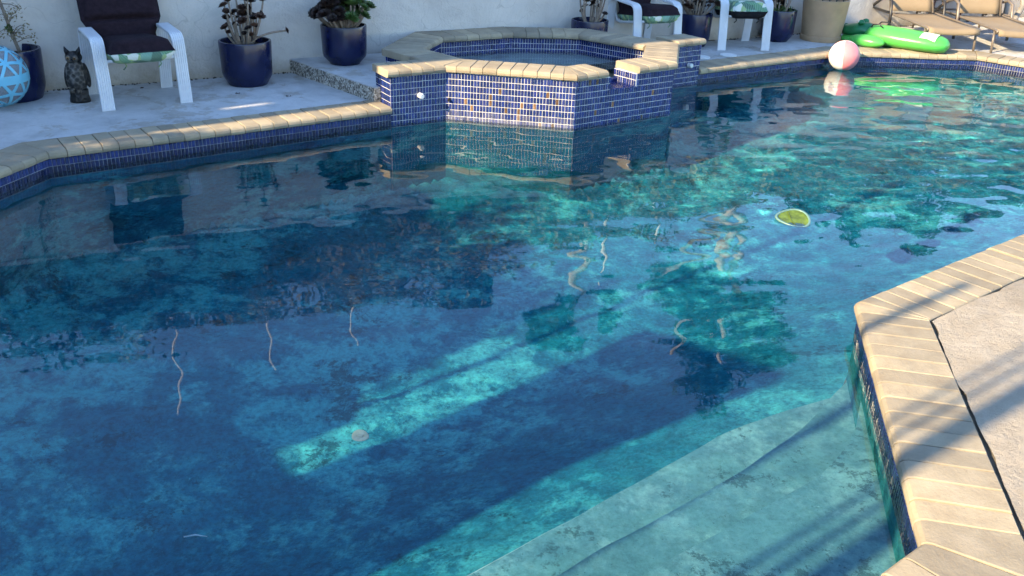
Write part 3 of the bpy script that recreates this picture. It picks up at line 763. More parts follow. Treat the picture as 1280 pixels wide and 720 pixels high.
hwall('band_shade_slab', [(-3.55,T(-.08)), (-3.55,0), (-2.56,0), (-2.58,T(.3)), (-2.64,T(1.6)), (-2.44,T(2.7)), (-3.50,T(2.3)), (-3.53,T(-.08))], .30)  # invented slab, cut to cast the dark band on the floor
hwall('terrace_wall', [(-2.56,0), (9,0), (9,2.0), (-2.56,2.0)], .25)
mb = MB(); f = [Vector((*HP(s, a), z))-hb for s, a, z in ((-17.3,A0-.2,tallz), (-5.78,A0-.2,tallz), (-5.78,A0-6,tallz+1.6), (-17.3,A0-6,tallz+1.6))]
mb.add(f+[q+Vector((0,0,.15)) for q in f], [(3,2,1,0),(4,5,6,7),(0,1,5,4),(1,2,6,5),(2,3,7,6),(3,0,4,7)]); mb.build('roof', M_roof, house)
for s, wd, z1, lb_ in ((-3.80,.022,T(5),'thin post on the terrace behind the photographer, leftmost of the posts'), (-1.80,.026,T(3.6),'thin post on the terrace throwing the single shadow along the pool steps'),
        (-1.165,.048,T(6),'thick terrace post throwing the broad shadow across the near coping'), (-1.268,.016,T(6),'thin terrace post throwing the left of the paired shadows on the coping'), (-1.335,.013,T(6),'thinnest terrace post beside the paired shadows on the coping')):
    mb = MB(); mb.tube([(0,0,0), (0,0,z1)], wd, 10); o = mb.build('terrace_post', M_darkframe); q = HP(s, A0+.45); o.location = (q[0], q[1], DECK-.006)
    tag(o, lb_, 'post', 'terrace posts behind the photographer')

# ------------------------------------------------------------------ patio chairs
def band(mb, path, width, thick, ribs=6, mi=0):
    """ribbed flat bar swept along a path in the y-z plane, centred on x = 0"""
    pts = [Vector((0, y, z)) for y, z in path]; m = len(pts)
    prof = []; k = ribs*4
    for i in range(k+1):
        u = i/k; x = (u-.5)*width; prof.append((x, thick*(.5+.22*abs(math.sin(math.pi*ribs*u))**.5)))
    for i in range(k, -1, -1):
        u = i/k; prof.append(((u-.5)*width, -thick*(.5+.22*abs(math.sin(math.pi*ribs*u))**.5)))
    vs = []; q = len(prof)
    for i in range(m):
        t = (pts[min(i+1,m-1)]-pts[max(i-1,0)]).normalized(); nn = Vector((0, -t.z, t.y))
        for x, d in prof: vs.append(pts[i]+Vector((x,0,0))+nn*d)
    fs = [(i*q+k_, i*q+(k_+1) % q, (i+1)*q+(k_+1) % q, (i+1)*q+k_) for i in range(m-1) for k_ in range(q)]+[tuple(range(q-1,-1,-1)), tuple(range((m-1)*q, m*q))]
    mb.add(vs, fs, mi)
def arc_path(pts, rad, k=6):
    out = [pts[0]]
    for i in range(1, len(pts)-1):
        a, b, c = Vector(pts[i-1]), Vector(pts[i]), Vector(pts[i+1]); d1, d2 = (a-b).normalized(), (c-b).normalized()
        for j in range(k+1):
            u = j/k; out.append(tuple((b+d1*rad)*(1-u)**2+b*2*u*(1-u)+(b+d2*rad)*u*u))
    return out+[pts[-1]]
def cushion(mb, wx, ly, th, tufts, M, mi_top=0, mi_bot=1, nx=14, ny=60, sag=.0, flare=0.0):
    """soft pad, lying in x-y, thickness z; pinched across at the tuft lines"""
    def hgt(u, v):
        e = (max(0, 1-abs(2*u-1)**6)*max(0, 1-abs(2*v-1)**10))**.45
        pz = 1.0
        for t in tufts: pz -= .80*math.exp(-((v-t)/.020)**2)
        return e*pz
    vs = []; 
    for sgn in (1, -1):
        for j in range(ny+1):
            for i in range(nx+1):
                u, v = i/nx, j/ny; uu = .5-.5*math.cos(math.pi*u)*.96 if 0 else u
                x = (u-.5)*(wx+flare*min(1, max(0, (v-.12)/.16))); y = v*ly; z = sgn*th*.5*hgt(u, v)*(1 if sgn > 0 else .75)
                vs.append(M @ Vector((x, y, z-sag*math.sin(math.pi*u))))
    o = (nx+1)*(ny+1); W = nx+1
    ft = [(j*W+i, j*W+i+1, (j+1)*W+i+1, (j+1)*W+i) for j in range(ny) for i in range(nx)]
    fb = [(o+j*W+i, o+(j+1)*W+i, o+(j+1)*W+i+1, o+j*W+i+1) for j in range(ny) for i in range(nx)]
    b = len(mb.v); mb.v += [tuple(q) for q in vs]
    for f in ft: mb.f.append(tuple(i+b for i in f)); mb.mi.append(mi_top); mb.c.append(None)
    for f in fb: mb.f.append(tuple(i+b for i in f)); mb.mi.append(mi_bot); mb.c.append(None)
    for loop in ([i for i in range(W)], [i for i in range(ny*W, ny*W+W)], [j*W for j in range(ny+1)], [j*W+nx for j in range(ny+1)]):
        for a, c in zip(loop, loop[1:]): mb.f.append((a+b, c+b, c+o+b, a+o+b)); mb.mi.append(mi_bot); mb.c.append(None)
def patio_chair(loc, rz, label, tops, unders, W=.53):
    t = empty('patio_chair', (*loc, DECK-.006), rz); tag(t, label, 'chair', 'white patio chairs along the wall')
    pth = arc_path([(.27,0), (.215,.505), (-.235,.485), (-.285,0)], .075, 7)
    for sx in (-1, 1):
        mb = MB(); band(mb, pth, .088, .016); o = mb.build('arm_frame', M_white, t, auto=35); o.location = (sx*W/2, 0, 0)
    fr = MB()
    for sx in (-1, 1):
        x = sx*(W/2-.058)
        fr.tube([(x,.47,.98),(x,.36,.70),(x,.235,.345),(x,.20,.285),(x,.14,.275),(x,-.20,.325),(x,-.25,.335)], .013, 8)
    for y, z in ((-.25,.335), (.2,.285), (.45,.93)): fr.tube([(-W/2+.045,y,z), (W/2-.045,y,z)], .012, 8)
    fr.build('seat_frame', M_white, t, smooth=True)
    sw = W-.10
    mb = MB(); cushion(mb, sw, .58, .20, (.985,), Matrix.Translation((0,-.36,.40)) @ Matrix.Rotation(R(-6),4,'X')); mb.build('seat_cushion', [tops, unders], t, smooth=True)
    mb = MB(); cushion(mb, sw, .72, .14, (.27,.52,.77), Matrix.Translation((0,.155,.36)) @ Matrix.Rotation(R(70),4,'X'), flare=.12); mb.build('back_cushion', [tops, unders], t, smooth=True)
    for sx in (-1, 1):
        tie = MB(); tie.tube([(sx*.12,-.26,.335), (sx*.12+.01,-.28,.30), (sx*.12-.012,-.275,.275)], .005, 5); tie.build('cushion_tie', unders, t)
    return t
patio_chair((-2.845,6.815), R(34), 'white patio chair with dark plum cushion beside the owl decoy', M_plum, M_print, .545)
patio_chair((1.21,9.42), R(27), 'white patio chair with dark plum cushion partly hidden behind the spa coping', M_plum, M_print, .47)
patio_chair((2.25,9.95), R(9), 'white patio chair with leaf-print cushion right of the spa', M_print, M_black_fab, .47)

# ------------------------------------------------------------------ pots and plants
def rosette_mesh(name, mat, rad, rings=4, per=9, cup=.5):
    mb = MB()
    for j in range(rings):
        f = 1-j/rings*.8; rr_ = rad*f; zt = rad*(.10+.75*cup*(j/rings))+rad*.12
        for i in range(per):
            an = 2*math.pi*(i+.5*(j % 2)+random.uniform(-.1,.1))/per; c, s = math.cos(an), math.sin(an); wd = rr_*.36
            pts = [(0,0,0), (rr_*.62, wd, zt*.75), (rr_, 0, zt*(1.2)), (rr_*.62, -wd, zt*.75), (rr_*.55, 0, zt*.45)]
            vs = [(x*c-y*s, x*s+y*c, z) for x, y, z in pts]
            mb.add(vs, [(0,4,1),(1,4,2),(2,4,3),(3,4,0)])
    return mb.mesh(name, mat)
ROS = {k: [rosette_mesh('rosette', m, 1.0, 4, 9, .55) for _ in range(2)] for k, m in (('d', M_ros_dark), ('b', M_ros_brown), ('g', M_ros_green))}
def pot_part(t, rad, ht, mat=None, foot=.74):
    mat = mat or M_glaze; mb = MB()
    mb.lathe([(0,.0),(rad*foot,0),(rad*foot*1.04,.012),(rad*.93,ht*.20),(rad*.96,ht*.28),(rad,ht*.97),(rad*.985,ht),(rad*.91,ht),(rad*.90,ht*.97),(rad*.88,ht*.80)], 40)
    po = mb.build('pot', mat, t, auto=35)
    so_ = MB(); so_.disc(rad*.89, ht*.86, 30); so_.build('soil', M_soil, po)
    return po
def aeonium(loc, z, rad, ht, label, stems, kinds, seed, ros=.045, foot=.74, spread=1.0, high=.30):
    random.seed(seed); t = empty('potted_succulent', (*loc, z)); tag(t, label, 'plant', 'potted succulents along the wall'); pot_part(t, rad, ht, foot=foot)
    for k in range(stems):
        an = random.uniform(0, 6.283); el = random.uniform(.15, 1)**.7
        hx_ = rad*spread*random.uniform(.15,.95)*(1.25-el*.55); top = Vector((math.cos(an)*hx_, math.sin(an)*hx_, ht*.86+.05+high*el))
        b = Vector((math.cos(an)*rad*.25, math.sin(an)*rad*.25, ht*.85)); m = b.lerp(top, .5)+Vector((math.cos(an)*.03, math.sin(an)*.03, -.02+random.uniform(-.02,.02)))
        st_ = MB(); pts = [b*(1-u)**2+m*2*u*(1-u)+top*u*u for u in [i/6 for i in range(7)]]
        st_.tube(pts, [.011-.004*i/6 for i in range(7)], 6); so_ = st_.build('stem', M_stem, t, smooth=True)
        kd = ('g' if top.x > .03+random.gauss(0,.04) else 'd') if kinds == 'split' else random.choice(kinds); r_ = ros*random.uniform(.65,1.2)
        o = link('rosette', random.choice(ROS[kd]), so_); o.location = top-Vector((0,0,r_*.15)); o.scale = (r_,)*3
        dirv = (top-m).normalized()*.8+Vector((random.gauss(0,.35), random.gauss(-.25,.35), .35)); o.rotation_euler = dirv.to_track_quat('Z','Y').to_euler()
        if random.random() < .4:
            o2 = link('rosette', random.choice(ROS[kd]), so_); q = pts[4]+Vector((random.uniform(-.03,.03), random.uniform(-.03,.03), .02)); o2.location = q; o2.scale = (r_*.7,)*3; o2.rotation_euler = (random.gauss(0,.5), random.gauss(0,.5), random.uniform(0,6))
    return t
DZ = DECK-.006
pl = aeonium((-2.19,7.42), DZ, .205, .345, 'dark leggy succulent on bare stems in round blue pot right of the left chair', 24, 'ddb', 3, .047, high=.34, spread=1.25)
# the one long stem that leans out to the right
q0, q1, q2 = Vector((.03,-.05,.30)), Vector((.12,-.08,.42)), Vector((.335,-.0,.43))
mb = MB(); pts = [q0*(1-u)**2+q1*2*u*(1-u)+q2*u*u for u in [i/8 for i in range(9)]]; mb.tube(pts, .009, 6); s_ = mb.build('stem', M_stem, pl, smooth=True)
o = link('rosette', ROS['b'][0], s_); o.location = q2; o.scale = (.035,)*3; o.rotation_euler = (0, R(70), .2)
aeonium((-1.47,7.80), DECK+.108, .19, .315, 'bushy green and maroon succulent in blue pot on the aggregate slab', 95, 'split', 5, .062, foot=.66, spread=1.45, high=.24)
aeonium((.66,9.12), DZ, .18, .34, 'dark succulent in blue pot against the wall just behind the spa', 14, 'dd', 8, .045, high=.26)
aeonium((1.80,9.87), DZ, .18, .33, 'sprawling brown succulent in blue pot between the two right-hand chairs', 18, 'bbd', 9, .06, spread=1.6, high=.26)
aeonium((2.80,10.36), DZ, .185, .33, 'dark red succulent over green ground cover in blue pot beside the leaf-print chair', 16, 'ddb', 12, .058, foot=.68, high=.26)
gc = MB(); leaves(gc, [(random.gauss(0,.09), random.gauss(0,.09), .32, .05) for _ in range(14)], 420, .02, 1.0, .5, 1)
gco = gc.build('ground_cover', M_leaf, bpy.data.objects.get('potted_succulent.004'))
random.seed(21)
# leggy dry shrub at the far left
t = empty('potted_shrub', (-3.70,6.70,DZ)); tag(t, 'leggy dry shrub with one slanting stem in tall blue pot at the left edge', 'plant'); pot_part(t, .215, .36, foot=.8)
mb = MB(); main = [(.09,0,.30),(.055,0,.44),(.02,.01,.60),(-.02,.02,.78),(-.05,.02,1.0),(-.08,.03,1.2)]; mb.tube(main, [.013,.012,.011,.009,.007,.004], 7)
tw = []
for k in range(34):
    u = random.uniform(.12, 1); i = min(4, int(u*5)); q = Vector(main[i]).lerp(Vector(main[i+1]), u*5-i); an = random.uniform(0, 6.28)
    e = q+Vector((math.cos(an)*random.uniform(.05,.16), math.sin(an)*random.uniform(.05,.14), random.uniform(-.04,.10))); mb.tube([q, q.lerp(e,.5)+Vector((0,0,.015)), e], [.004,.003,.002], 5); tw.append((e.x, e.y, e.z, .045)); tw.append((*q.lerp(e,.6), .035))
mb.build('stem', M_bark, t, smooth=True)
lm = MB(); leaves(lm, tw, 620, .012, 1.0); lm.build('foliage', M_pale_leaf, t)
lm = MB(); leaves(lm, [(.04,-.01,.50,.03)], 40, .016, 1.0, .6, 1); lm.build('green_shoot', M_leaf, t)
# tan planter
t = empty('tan_planter', (3.33,10.50,DZ)); tag(t, 'large round tan ceramic planter holding metal bars between blue pot and green float', 'planter')
mb = MB(); mb.lathe([(0,0),(.215,0),(.222,.02),(.222,.055),(.212,.06),(.228,.20),(.245,.42),(.25,.435),(.24,.44),(.228,.43),(.222,.38)], 44); po = mb.build('pot', M_tan, t, auto=35)
mb = MB(); mb.disc(.222, .385, 36); mb.build('soil', M_soil, po)
mb = MB()
for k in range(5):
    x = -.16+.075*k; mb.tube([(x,-.16,.40), (x,-.10,.50), (x+.03,.06,.50), (x+.02,.12,.41)], .007, 6)
mb.tube([(-.18,-.08,.49), (.19,-.06,.49)], .008, 6); mb.build('metal_rack', M_darkframe, t, smooth=True)

# ------------------------------------------------------------------ owl decoy
t = empty('owl_decoy', (-3.215,6.66,DZ), R(8)); tag(t, 'dark plastic horned owl decoy standing on the deck by the left chair', 'owl decoy')
def owl_mat(name, cols, sc_):
    m, N, L, B = nmat(name); v = coords(N); vo = N.new('ShaderNodeTexVoronoi'); vo.inputs['Scale'].default_value = sc_; L.new(v, vo.inputs['Vector'])
    f = math_(N, L, 'ADD', math_(N, L, 'MULTIPLY', vo.outputs['Distance'], .6), math_(N, L, 'MULTIPLY', noise(N, L, 30, 4, .6, v), .5))
    L.new(ramp(N, L, f, cols), B.inputs['Base Color']); B.inputs['Roughness'].default_value = .5; bump(N, L, B, vo.outputs['Distance'], .7, .01); return m
M_owlb = owl_mat('owl_breast', [(.25,(.006,.006,.006)), (.5,(.026,.024,.021)), (.75,(.17,.155,.135))], 34)
M_owld = owl_mat('owl_back', [(.3,(.004,.004,.004)), (.7,(.014,.012,.011))], 40)
M_owlf = owl_mat('owl_face', [(.3,(.03,.024,.018)), (.7,(.13,.11,.085))], 60)
M_yel = plain('amber_glass', (.20,.10,.02), .15, .2, 20); M_blk = plain('gloss_black', (.008,.008,.008), .25, .2, 20)
mb = MB(); mb.lathe([(0,.085),(.052,.09),(.068,.13),(.074,.18),(.072,.225),(.062,.262),(.052,.283),(.046,.292)], 22, sy=.92); mb.build('body', M_owlb, t, smooth=True)
mb = MB(); mb.ell((0,.004,.320), (.058,.054,.046), 20, 12)
for sx in (-1, 1): mb.tube([(sx*.030,-.005,.345), (sx*.044,-.006,.372), (sx*.052,-.004,.398)], [.022,.014,.003], 8)
mb.build('head', M_owld, t, smooth=True)
mb = MB()
for sx in (-1, 1): mb.ell((sx*.023,-.040,.318), (.022,.014,.024), 14, 8)
mb.build('face_disc', M_owlf, t, smooth=True)
for sx in (-1, 1):
    mb = MB(); mb.ell((sx*.022,-.050,.322), (.0105,.006,.0105), 12, 8); e = mb.build('eye', M_yel, t, smooth=True)
    mb = MB(); mb.ell((sx*.022,-.0555,.322), (.005,.002,.005), 10, 6); mb.build('pupil', M_blk, e, smooth=True)
    mb = MB(); mb.ell((0,0,0), (.018,.050,.090), 12, 10, M=Matrix.Rotation(sx*R(-7),3,'Y')); o = mb.build('wing', M_owld, t, smooth=True); o.location = (sx*.066,.016,.19)
    mb = MB()
    for k in range(3): mb.tube([(sx*.026+(k-1)*.010,-.052,.105), (sx*.026+(k-1)*.011,-.066,.092), (sx*.026+(k-1)*.011,-.068,.078)], [.006,.006,.003], 6)
    mb.build('talon', M_owlf, t, smooth=True)
mb = MB(); mb.tube([(0,-.050,.314), (0,-.062,.306), (0,-.060,.292)], [.008,.007,.002], 8); mb.build('beak', M_blk, t, smooth=True)
mb = MB(); mb.lathe([(0,0),(.070,0),(.071,.02),(.063,.05),(.066,.085),(.058,.098),(0,.10)], 18, sy=.85); mb.build('perch', M_owld, t, smooth=True)
t.scale = (1.0,1.0,1.0)

# ------------------------------------------------------------------ blue patterned ball at the left edge
def clear_mat():
    m, N, L, B = nmat('clear_vinyl'); B.inputs['Base Color'].default_value = (.75,.86,.92,1); B.inputs['Roughness'].default_value = .12; B.inputs['Alpha'].default_value = .26
    f = noise(N, L, 8, 3, .5, coords(N)); bump(N, L, B, f, .15, .02); return m
M_clear = clear_mat(); M_sky = plain('sky_blue_vinyl', (.17,.50,.66), .3, .08, 8)
t = empty('clear_ball', (-3.69,6.45,DZ)); tag(t, 'clear inflatable ball with sky-blue triangle lattice, cut off by the left edge', 'ball')
bm = bmesh.new(); bmesh.ops.create_icosphere(bm, subdivisions=2, radius=.215)
inner = bmesh.ops.inset_individual(bm, faces=bm.faces[:], thickness=.021)
ring = set(inner['faces'])
for f in bm.faces: f.material_index = 1 if f in ring else 0
bmesh.ops.subdivide_edges(bm, edges=bm.edges[:], cuts=2, use_grid_fill=True)
for v in bm.verts: v.co = v.co.normalized()*.215
c_me = bpy.data.meshes.new('lattice'); 
for f in bm.faces: f.smooth = True
bmc = bm.copy(); bmesh.ops.delete(bmc, geom=[f for f in bmc.faces if f.material_index == 0], context='FACES'); bmc.to_mesh(c_me); c_me.materials.append(M_sky)
for pl_ in c_me.polygons: pl_.material_index = 0
o = link('lattice', c_me, t); o.location = (0,0,.215); md = o.modifiers.new('thick', 'SOLIDIFY'); md.thickness = .002; md.offset = 1
mb = MB(); mb.ell((0,0,.215), (.2135,.2135,.2135), 48, 28); mb.build('clear_skin', M_clear, t, smooth=True)
mb = MB(); mb.lathe([(.2165,-.030),(.2172,0),(.2165,.030)], 64, (0,0,.215)); o = mb.build('blue_stripe', M_sky, t, smooth=True)

# ------------------------------------------------------------------ beach ball on the water
BR = .152
t = empty('beach_ball', (3.30,9.545,-.012)); tag(t, 'pink and white beach ball floating against the far pool edge', 'ball')
M_pinkv = plain('pink_vinyl', (.82,.24,.25), .3, .04, 5); M_whitev = plain('white_vinyl', (.82,.78,.72), .3, .04, 5)
axis = Matrix.Rotation(R(-6),3,'Y') @ Matrix.Rotation(R(12),3,'Z')
for k in range(4):
    mb = MB(); vs = []; a0 = 2*math.pi*k/4+R(-112-12); a1 = a0+math.pi/2; nn_ = 12; mm = 18
    for i in range(mm+1):
        th = math.pi*i/mm
        for j in range(nn_+1):
            an = a0+(a1-a0)*j/nn_; q = axis @ Vector((math.sin(th)*math.cos(an), math.sin(th)*math.sin(an), math.cos(th)))
            vs.append(q*BR*(1-.012*(1 if j in (0, nn_) else 0))+Vector((0,0,BR)))
    mb.add(vs, [(i*(nn_+1)+j, (i+1)*(nn_+1)+j, (i+1)*(nn_+1)+j+1, i*(nn_+1)+j+1) for i in range(mm) for j in range(nn_)])
    mb.build('panel', M_whitev if k % 2 else M_pinkv, t, smooth=True)
def label_mat(name, bgc, fgc, sx_, sy_):
    m, N, L, B = nmat(name); v = coords(N, 'Generated'); sp = N.new('ShaderNodeSeparateXYZ'); L.new(v, sp.inputs[0])
    rows = math_(N, L, 'PINGPONG', math_(N, L, 'MULTIPLY', sp.outputs[2], sy_), .5); n_ = noise(N, L, 22, 2, .5, v)
    f = math_(N, L, 'MULTIPLY', ramp(N, L, rows, [(.22,g3(0)), (.28,g3(1))]), ramp(N, L, n_, [(.45,g3(0)), (.5,g3(1))]))
    L.new(mix(N, L, f, bgc, fgc), B.inputs['Base Color']); B.inputs['Roughness'].default_value = .4; return m
M_lab = label_mat('printed_panel', (.50,.36,.36), (.78,.70,.68), 6, 6)
def patch_on_sphere(c, dirv, size, rad, mat, name, parent):
    d = Vector(dirv).normalized(); u = d.cross(Vector((0,0,1))).normalized(); v = u.cross(d); mb = MB(); k = 6; vs = []
    for i in range(k+1):
        for j in range(k+1): vs.append((d*rad+u*(i/k-.5)*size[0]+v*(j/k-.5)*size[1]).normalized()*rad+Vector(c))
    mb.add(vs, [(i*(k+1)+j, i*(k+1)+j+1, (i+1)*(k+1)+j+1, (i+1)*(k+1)+j) for i in range(k) for j in range(k)]); return mb.build(name, mat, parent, smooth=True)
patch_on_sphere((0,0,BR), (-.86,-.75,.22), (.062,.062), BR+.0015, M_lab, 'printed_label', t)

# ------------------------------------------------------------------ inflatable crocodile on the far deck
def croc_mat():
    m, N, L, B = nmat('green_vinyl'); v = coords(N)
    vo = N.new('ShaderNodeTexVoronoi'); vo.inputs['Scale'].default_value = 34; L.new(v, vo.inputs['Vector'])
    sp = N.new('ShaderNodeSeparateXYZ'); L.new(v, sp.inputs[0])
    onback = ramp(N, L, sp.outputs[2], [(.13,g3(0)), (.17,g3(1))])
    dots = ramp(N, L, vo.outputs['Distance'], [(.10,g3(1)), (.2,g3(0))])
    c = mix(N, L, math_(N, L, 'MULTIPLY', dots, math_(N, L, 'MULTIPLY', onback, .5)), (.08,.44,.075), (.02,.20,.04))
    L.new(c, B.inputs['Base Color']); B.inputs['Roughness'].default_value = .3; bump(N, L, B, noise(N, L, 9, 3, .5, v), .2, .02); return m
M_croc = croc_mat(); M_crocd = plain('dark_green_vinyl', (.012,.15,.05), .3, .3, 12)
hd = Vector((3.70,10.45)); tl = Vector((4.36,9.91)); dx = (tl-hd); yaw = math.atan2(dx.y, dx.x)
t = empty('inflatable_crocodile', (*((hd+tl)/2), DZ), yaw); tag(t, 'bright green inflatable crocodile lying on the sunny far deck', 'pool float'); t.scale = (1.08,1.0,.86)
def sweep(mb, st_, seg=20):
    vs = []; m = len(st_)
    for (x, y, z, ry, rz_) in st_:
        for k in range(seg):
            an = 2*math.pi*k/seg; vs.append((x, y+ry*math.cos(an), z+rz_*math.sin(an)))
    mb.add(vs, [(i*seg+k, (i+1)*seg+k, (i+1)*seg+(k+1) % seg, i*seg+(k+1) % seg) for i in range(m-1) for k in range(seg)]+[tuple(range(seg)), tuple(range(m*seg-1, (m-1)*seg-1, -1))])
mb = MB(); sweep(mb, [(-.30,0,.11,.05,.06),(-.28,0,.12,.11,.10),(-.22,0,.125,.155,.120),(-.10,0,.125,.185,.125),(.05,0,.122,.195,.122),(.20,0,.118,.19,.118),(.33,0,.112,.175,.112),(.43,0,.105,.145,.100),(.49,0,.10,.10,.08),(.52,0,.10,.04,.035)])
mb.build('body', M_croc, t, smooth=True)
mb = MB(); sweep(mb, [(-.55,-.0,.13,.03,.03),(-.535,0,.135,.075,.06),(-.48,0,.14,.10,.075),(-.40,0,.15,.115,.09),(-.30,0,.16,.12,.10),(-.22,0,.15,.10,.09)])
for sy in (-1, 1): mb.ell((-.34,sy*.065,.255), (.035,.032,.036), 12, 8); mb.ell((-.525,sy*.04,.19), (.02,.018,.02), 10, 6)
hdo = mb.build('head', M_crocd, t, smooth=True)
for sy in (-1, 1):
    mb = MB(); mb.ell((-.358,sy*.078,.262), (.016,.013,.018), 10, 8); e = mb.build('eye', M_whitev, hdo, smooth=True)
mb = MB(); sweep(mb, [(-.52,-.04,.045,.03,.02),(-.50,-.06,.045,.09,.04),(-.40,-.07,.05,.12,.045),(-.28,-.06,.05,.12,.045),(-.24,-.05,.05,.05,.03)]); mb.build('jaw', M_croc, hdo, smooth=True)
for sy in (-1, 1):
    mb = MB(); mb.ell((-.20,sy*.235,.075), (.19,.095,.075), 18, 12, M=Matrix.Rotation(R(10)*sy,3,'Z')); mb.build('leg', M_croc, t, smooth=True)
for sy in (-1, 1):
    mb = MB(); mb.tube([(-.22,sy*.10,.225),(-.20,sy*.12,.262),(-.14,sy*.12,.27),(-.10,sy*.12,.235)], .008, 8); mb.build('handle', M_darkframe, t, smooth=True)
M_lab2 = label_mat('white_sticker', (.72,.78,.66), (.30,.62,.36), 6, 7)
mb = MB(); vs = []
for i in range(7):
    for j in range(7):
        y = -.150+.16*j/6; x = .27+.15*i/6; k = min(1, max(0, (x-.33)/.19)); ry = .185-.05*k; rz_ = .113-.013*k; zc = .113-.006*k
        vs.append((x, y, zc+rz_*math.sqrt(max(0, 1-(y/ry)**2))+.003))
mb.add(vs, [(i*7+j, (i+1)*7+j, (i+1)*7+j+1, i*7+j+1) for i in range(6) for j in range(6)]); mb.build('sticker', M_lab2, t, smooth=True)

# ------------------------------------------------------------------ sun loungers
def lounger(loc, rz, label, back_deg, armmat):
    t = empty('sun_lounger', (*loc, DZ), rz); tag(t, label, 'sun lounger', 'beige sling loungers on the far deck')
    W, LN, Hh = .56, 1.05, .235
    rail = MB(); bl = .72; cb, sb_ = math.cos(R(back_deg)), math.sin(R(back_deg))
    for sx in (-1, 1):
        x = sx*W/2
        rail.tube([(x,.02,Hh-.03),(x,.0,Hh-.008),(x,.04,Hh),(x,LN*.5,Hh+.008),(x,LN,Hh+.01),(x,LN+.62,Hh)], .014, 8)
    for y in (.03, LN+.6): rail.tube([(-W/2,y,Hh-.01),(W/2,y,Hh-.01)], .012, 8)
    rail.build('rail', M_frame, t, smooth=True)
    bf = MB()
    for sx in (-1, 1): bf.tube([(sx*(W/2-.03),LN,Hh+.015), (sx*(W/2-.03),LN+bl*cb,Hh+.015+bl*sb_)], .013, 8)
    bf.tube([(-W/2+.03,LN+bl*cb,Hh+.015+bl*sb_), (W/2-.03,LN+bl*cb,Hh+.015+bl*sb_)], .013, 8); bf.build('back_frame', M_frame, t, smooth=True)
    for sx in (-1, 1):
        for y, dy in ((.07,-.03), (LN+.45,.05)):
            lg = MB(); lg.tube([(sx*W/2,y,Hh), (sx*W/2,y+dy,0)], .0135, 8); lg.build('leg', M_frame, t, smooth=True)
        ar = MB(); x = sx*(W/2+.03); ar.tube([(x,LN-.16,.0),(x,LN-.15,.24),(x,LN-.11,.385),(x,LN,.415),(x,LN+.14,.385),(x,LN+.34,.29),(x,LN+.46,.20)], .017, 8); ar.tube([(x,LN-.14,.27),(x,LN-.05,.262),(x,LN+.36,.25)], .010, 8); ar.build('armrest', armmat, t, smooth=True)
    se = MB(); nx_, ny_ = 8, 14; vs = []
    path = [(-.022,Hh-.055),(-.02,Hh-.03),(-.012,Hh-.005),(.02,Hh+.008)]+[(.02+(LN-.03)*k/8, Hh+.010-.012*math.sin(math.pi*k/8)) for k in range(1, 9)]
    for (y, z) in path:
        for i in range(nx_+1): u = i/nx_; vs.append(((u-.5)*(W-.01), y, z-.012*math.sin(math.pi*u)+.004))
    m = len(path); se.add(vs, [(j*(nx_+1)+i, j*(nx_+1)+i+1, (j+1)*(nx_+1)+i+1, (j+1)*(nx_+1)+i) for j in range(m-1) for i in range(nx_)])
    o = se.build('seat_sling', M_sling, t, smooth=True); md = o.modifiers.new('thick','SOLIDIFY'); md.thickness = .006
    be = MB(); vs = []
    for j in range(9):
        v_ = j/8
        for i in range(nx_+1): u = i/nx_; d = -.02*math.sin(math.pi*u)*math.sin(math.pi*v_); vs.append(((u-.5)*(W-.07), LN+.015+bl*v_*cb-d*sb_, Hh+.03+bl*v_*sb_+d*cb))
    be.add(vs, [(j*(nx_+1)+i, j*(nx_+1)+i+1, (j+1)*(nx_+1)+i+1, (j+1)*(nx_+1)+i) for j in range(8) for i in range(nx_)])
    o = be.build('back_sling', M_sling, t, smooth=True); md = o.modifiers.new('thick','SOLIDIFY'); md.thickness = .006
    return t
lounger((4.57,10.02), R(3), 'beige sling lounger behind the green crocodile, the left of two', 62, M_darkframe)  # dark armrests: shade on the arm put into the material
lounger((5.30,10.0), R(1), 'beige sling lounger cut by the right edge, the right of two', 70, M_frame)

# ------------------------------------------------------------------ clutter beyond the loungers
t = empty('garden_chair', (5.18,12.05,DZ), R(20)); tag(t, 'dark red wooden chair against the wall between the two loungers', 'chair')
for sx in (-1, 1):
    for y, h in ((-.2,.45), (.2,.95)): mb = MB(); mb.box((sx*.22-.02,y-.02,0), (sx*.22+.02,y+.02,h)); mb.build('leg', M_red, t)
for k in range(5): mb = MB(); mb.box((-.24,-.22+k*.09,.43), (.24,-.145+k*.09,.45)); mb.build('seat_slat', M_red, t)
for k in range(4): mb = MB(); mb.box((-.2+k*.11,.19,.5), (-.14+k*.11,.21,.92)); mb.build('back_slat', M_red, t)
t = empty('cast_metal_chair', (6.0,11.5,DZ), R(-8)); tag(t, 'grey cast metal garden chair with looped arms standing behind the right lounger', 'chair')
for sx in (-1, 1):
    mb = MB(); mb.tube([(sx*.25,-.22,0),(sx*.26,-.24,.3),(sx*.27,-.2,.58),(sx*.27,-.05,.64),(sx*.26,.12,.60),(sx*.25,.22,.42)], .03, 8); mb.build('arm', M_greymetal, t, smooth=True)
    mb = MB(); mb.tube([(sx*.22,.22,0),(sx*.21,.2,.4),(sx*.21,.26,.95)], .03, 8); mb.build('leg', M_greymetal, t, smooth=True)
    mb = MB(); mb.tube([(sx*.10,.20,.45),(sx*.13,.23,.6),(sx*.06,.25,.74),(sx*.11,.26,.92)], .035, 8); mb.build('back_scroll', M_greymetal, t, smooth=True)
    mb = MB(); mb.tube([(sx*.10,-.22,.0),(sx*.13,-.22,.2),(sx*.08,-.22,.34),(sx*.1,-.22,.42)], .035, 8); mb.build('apron_scroll', M_greymetal, t, smooth=True)
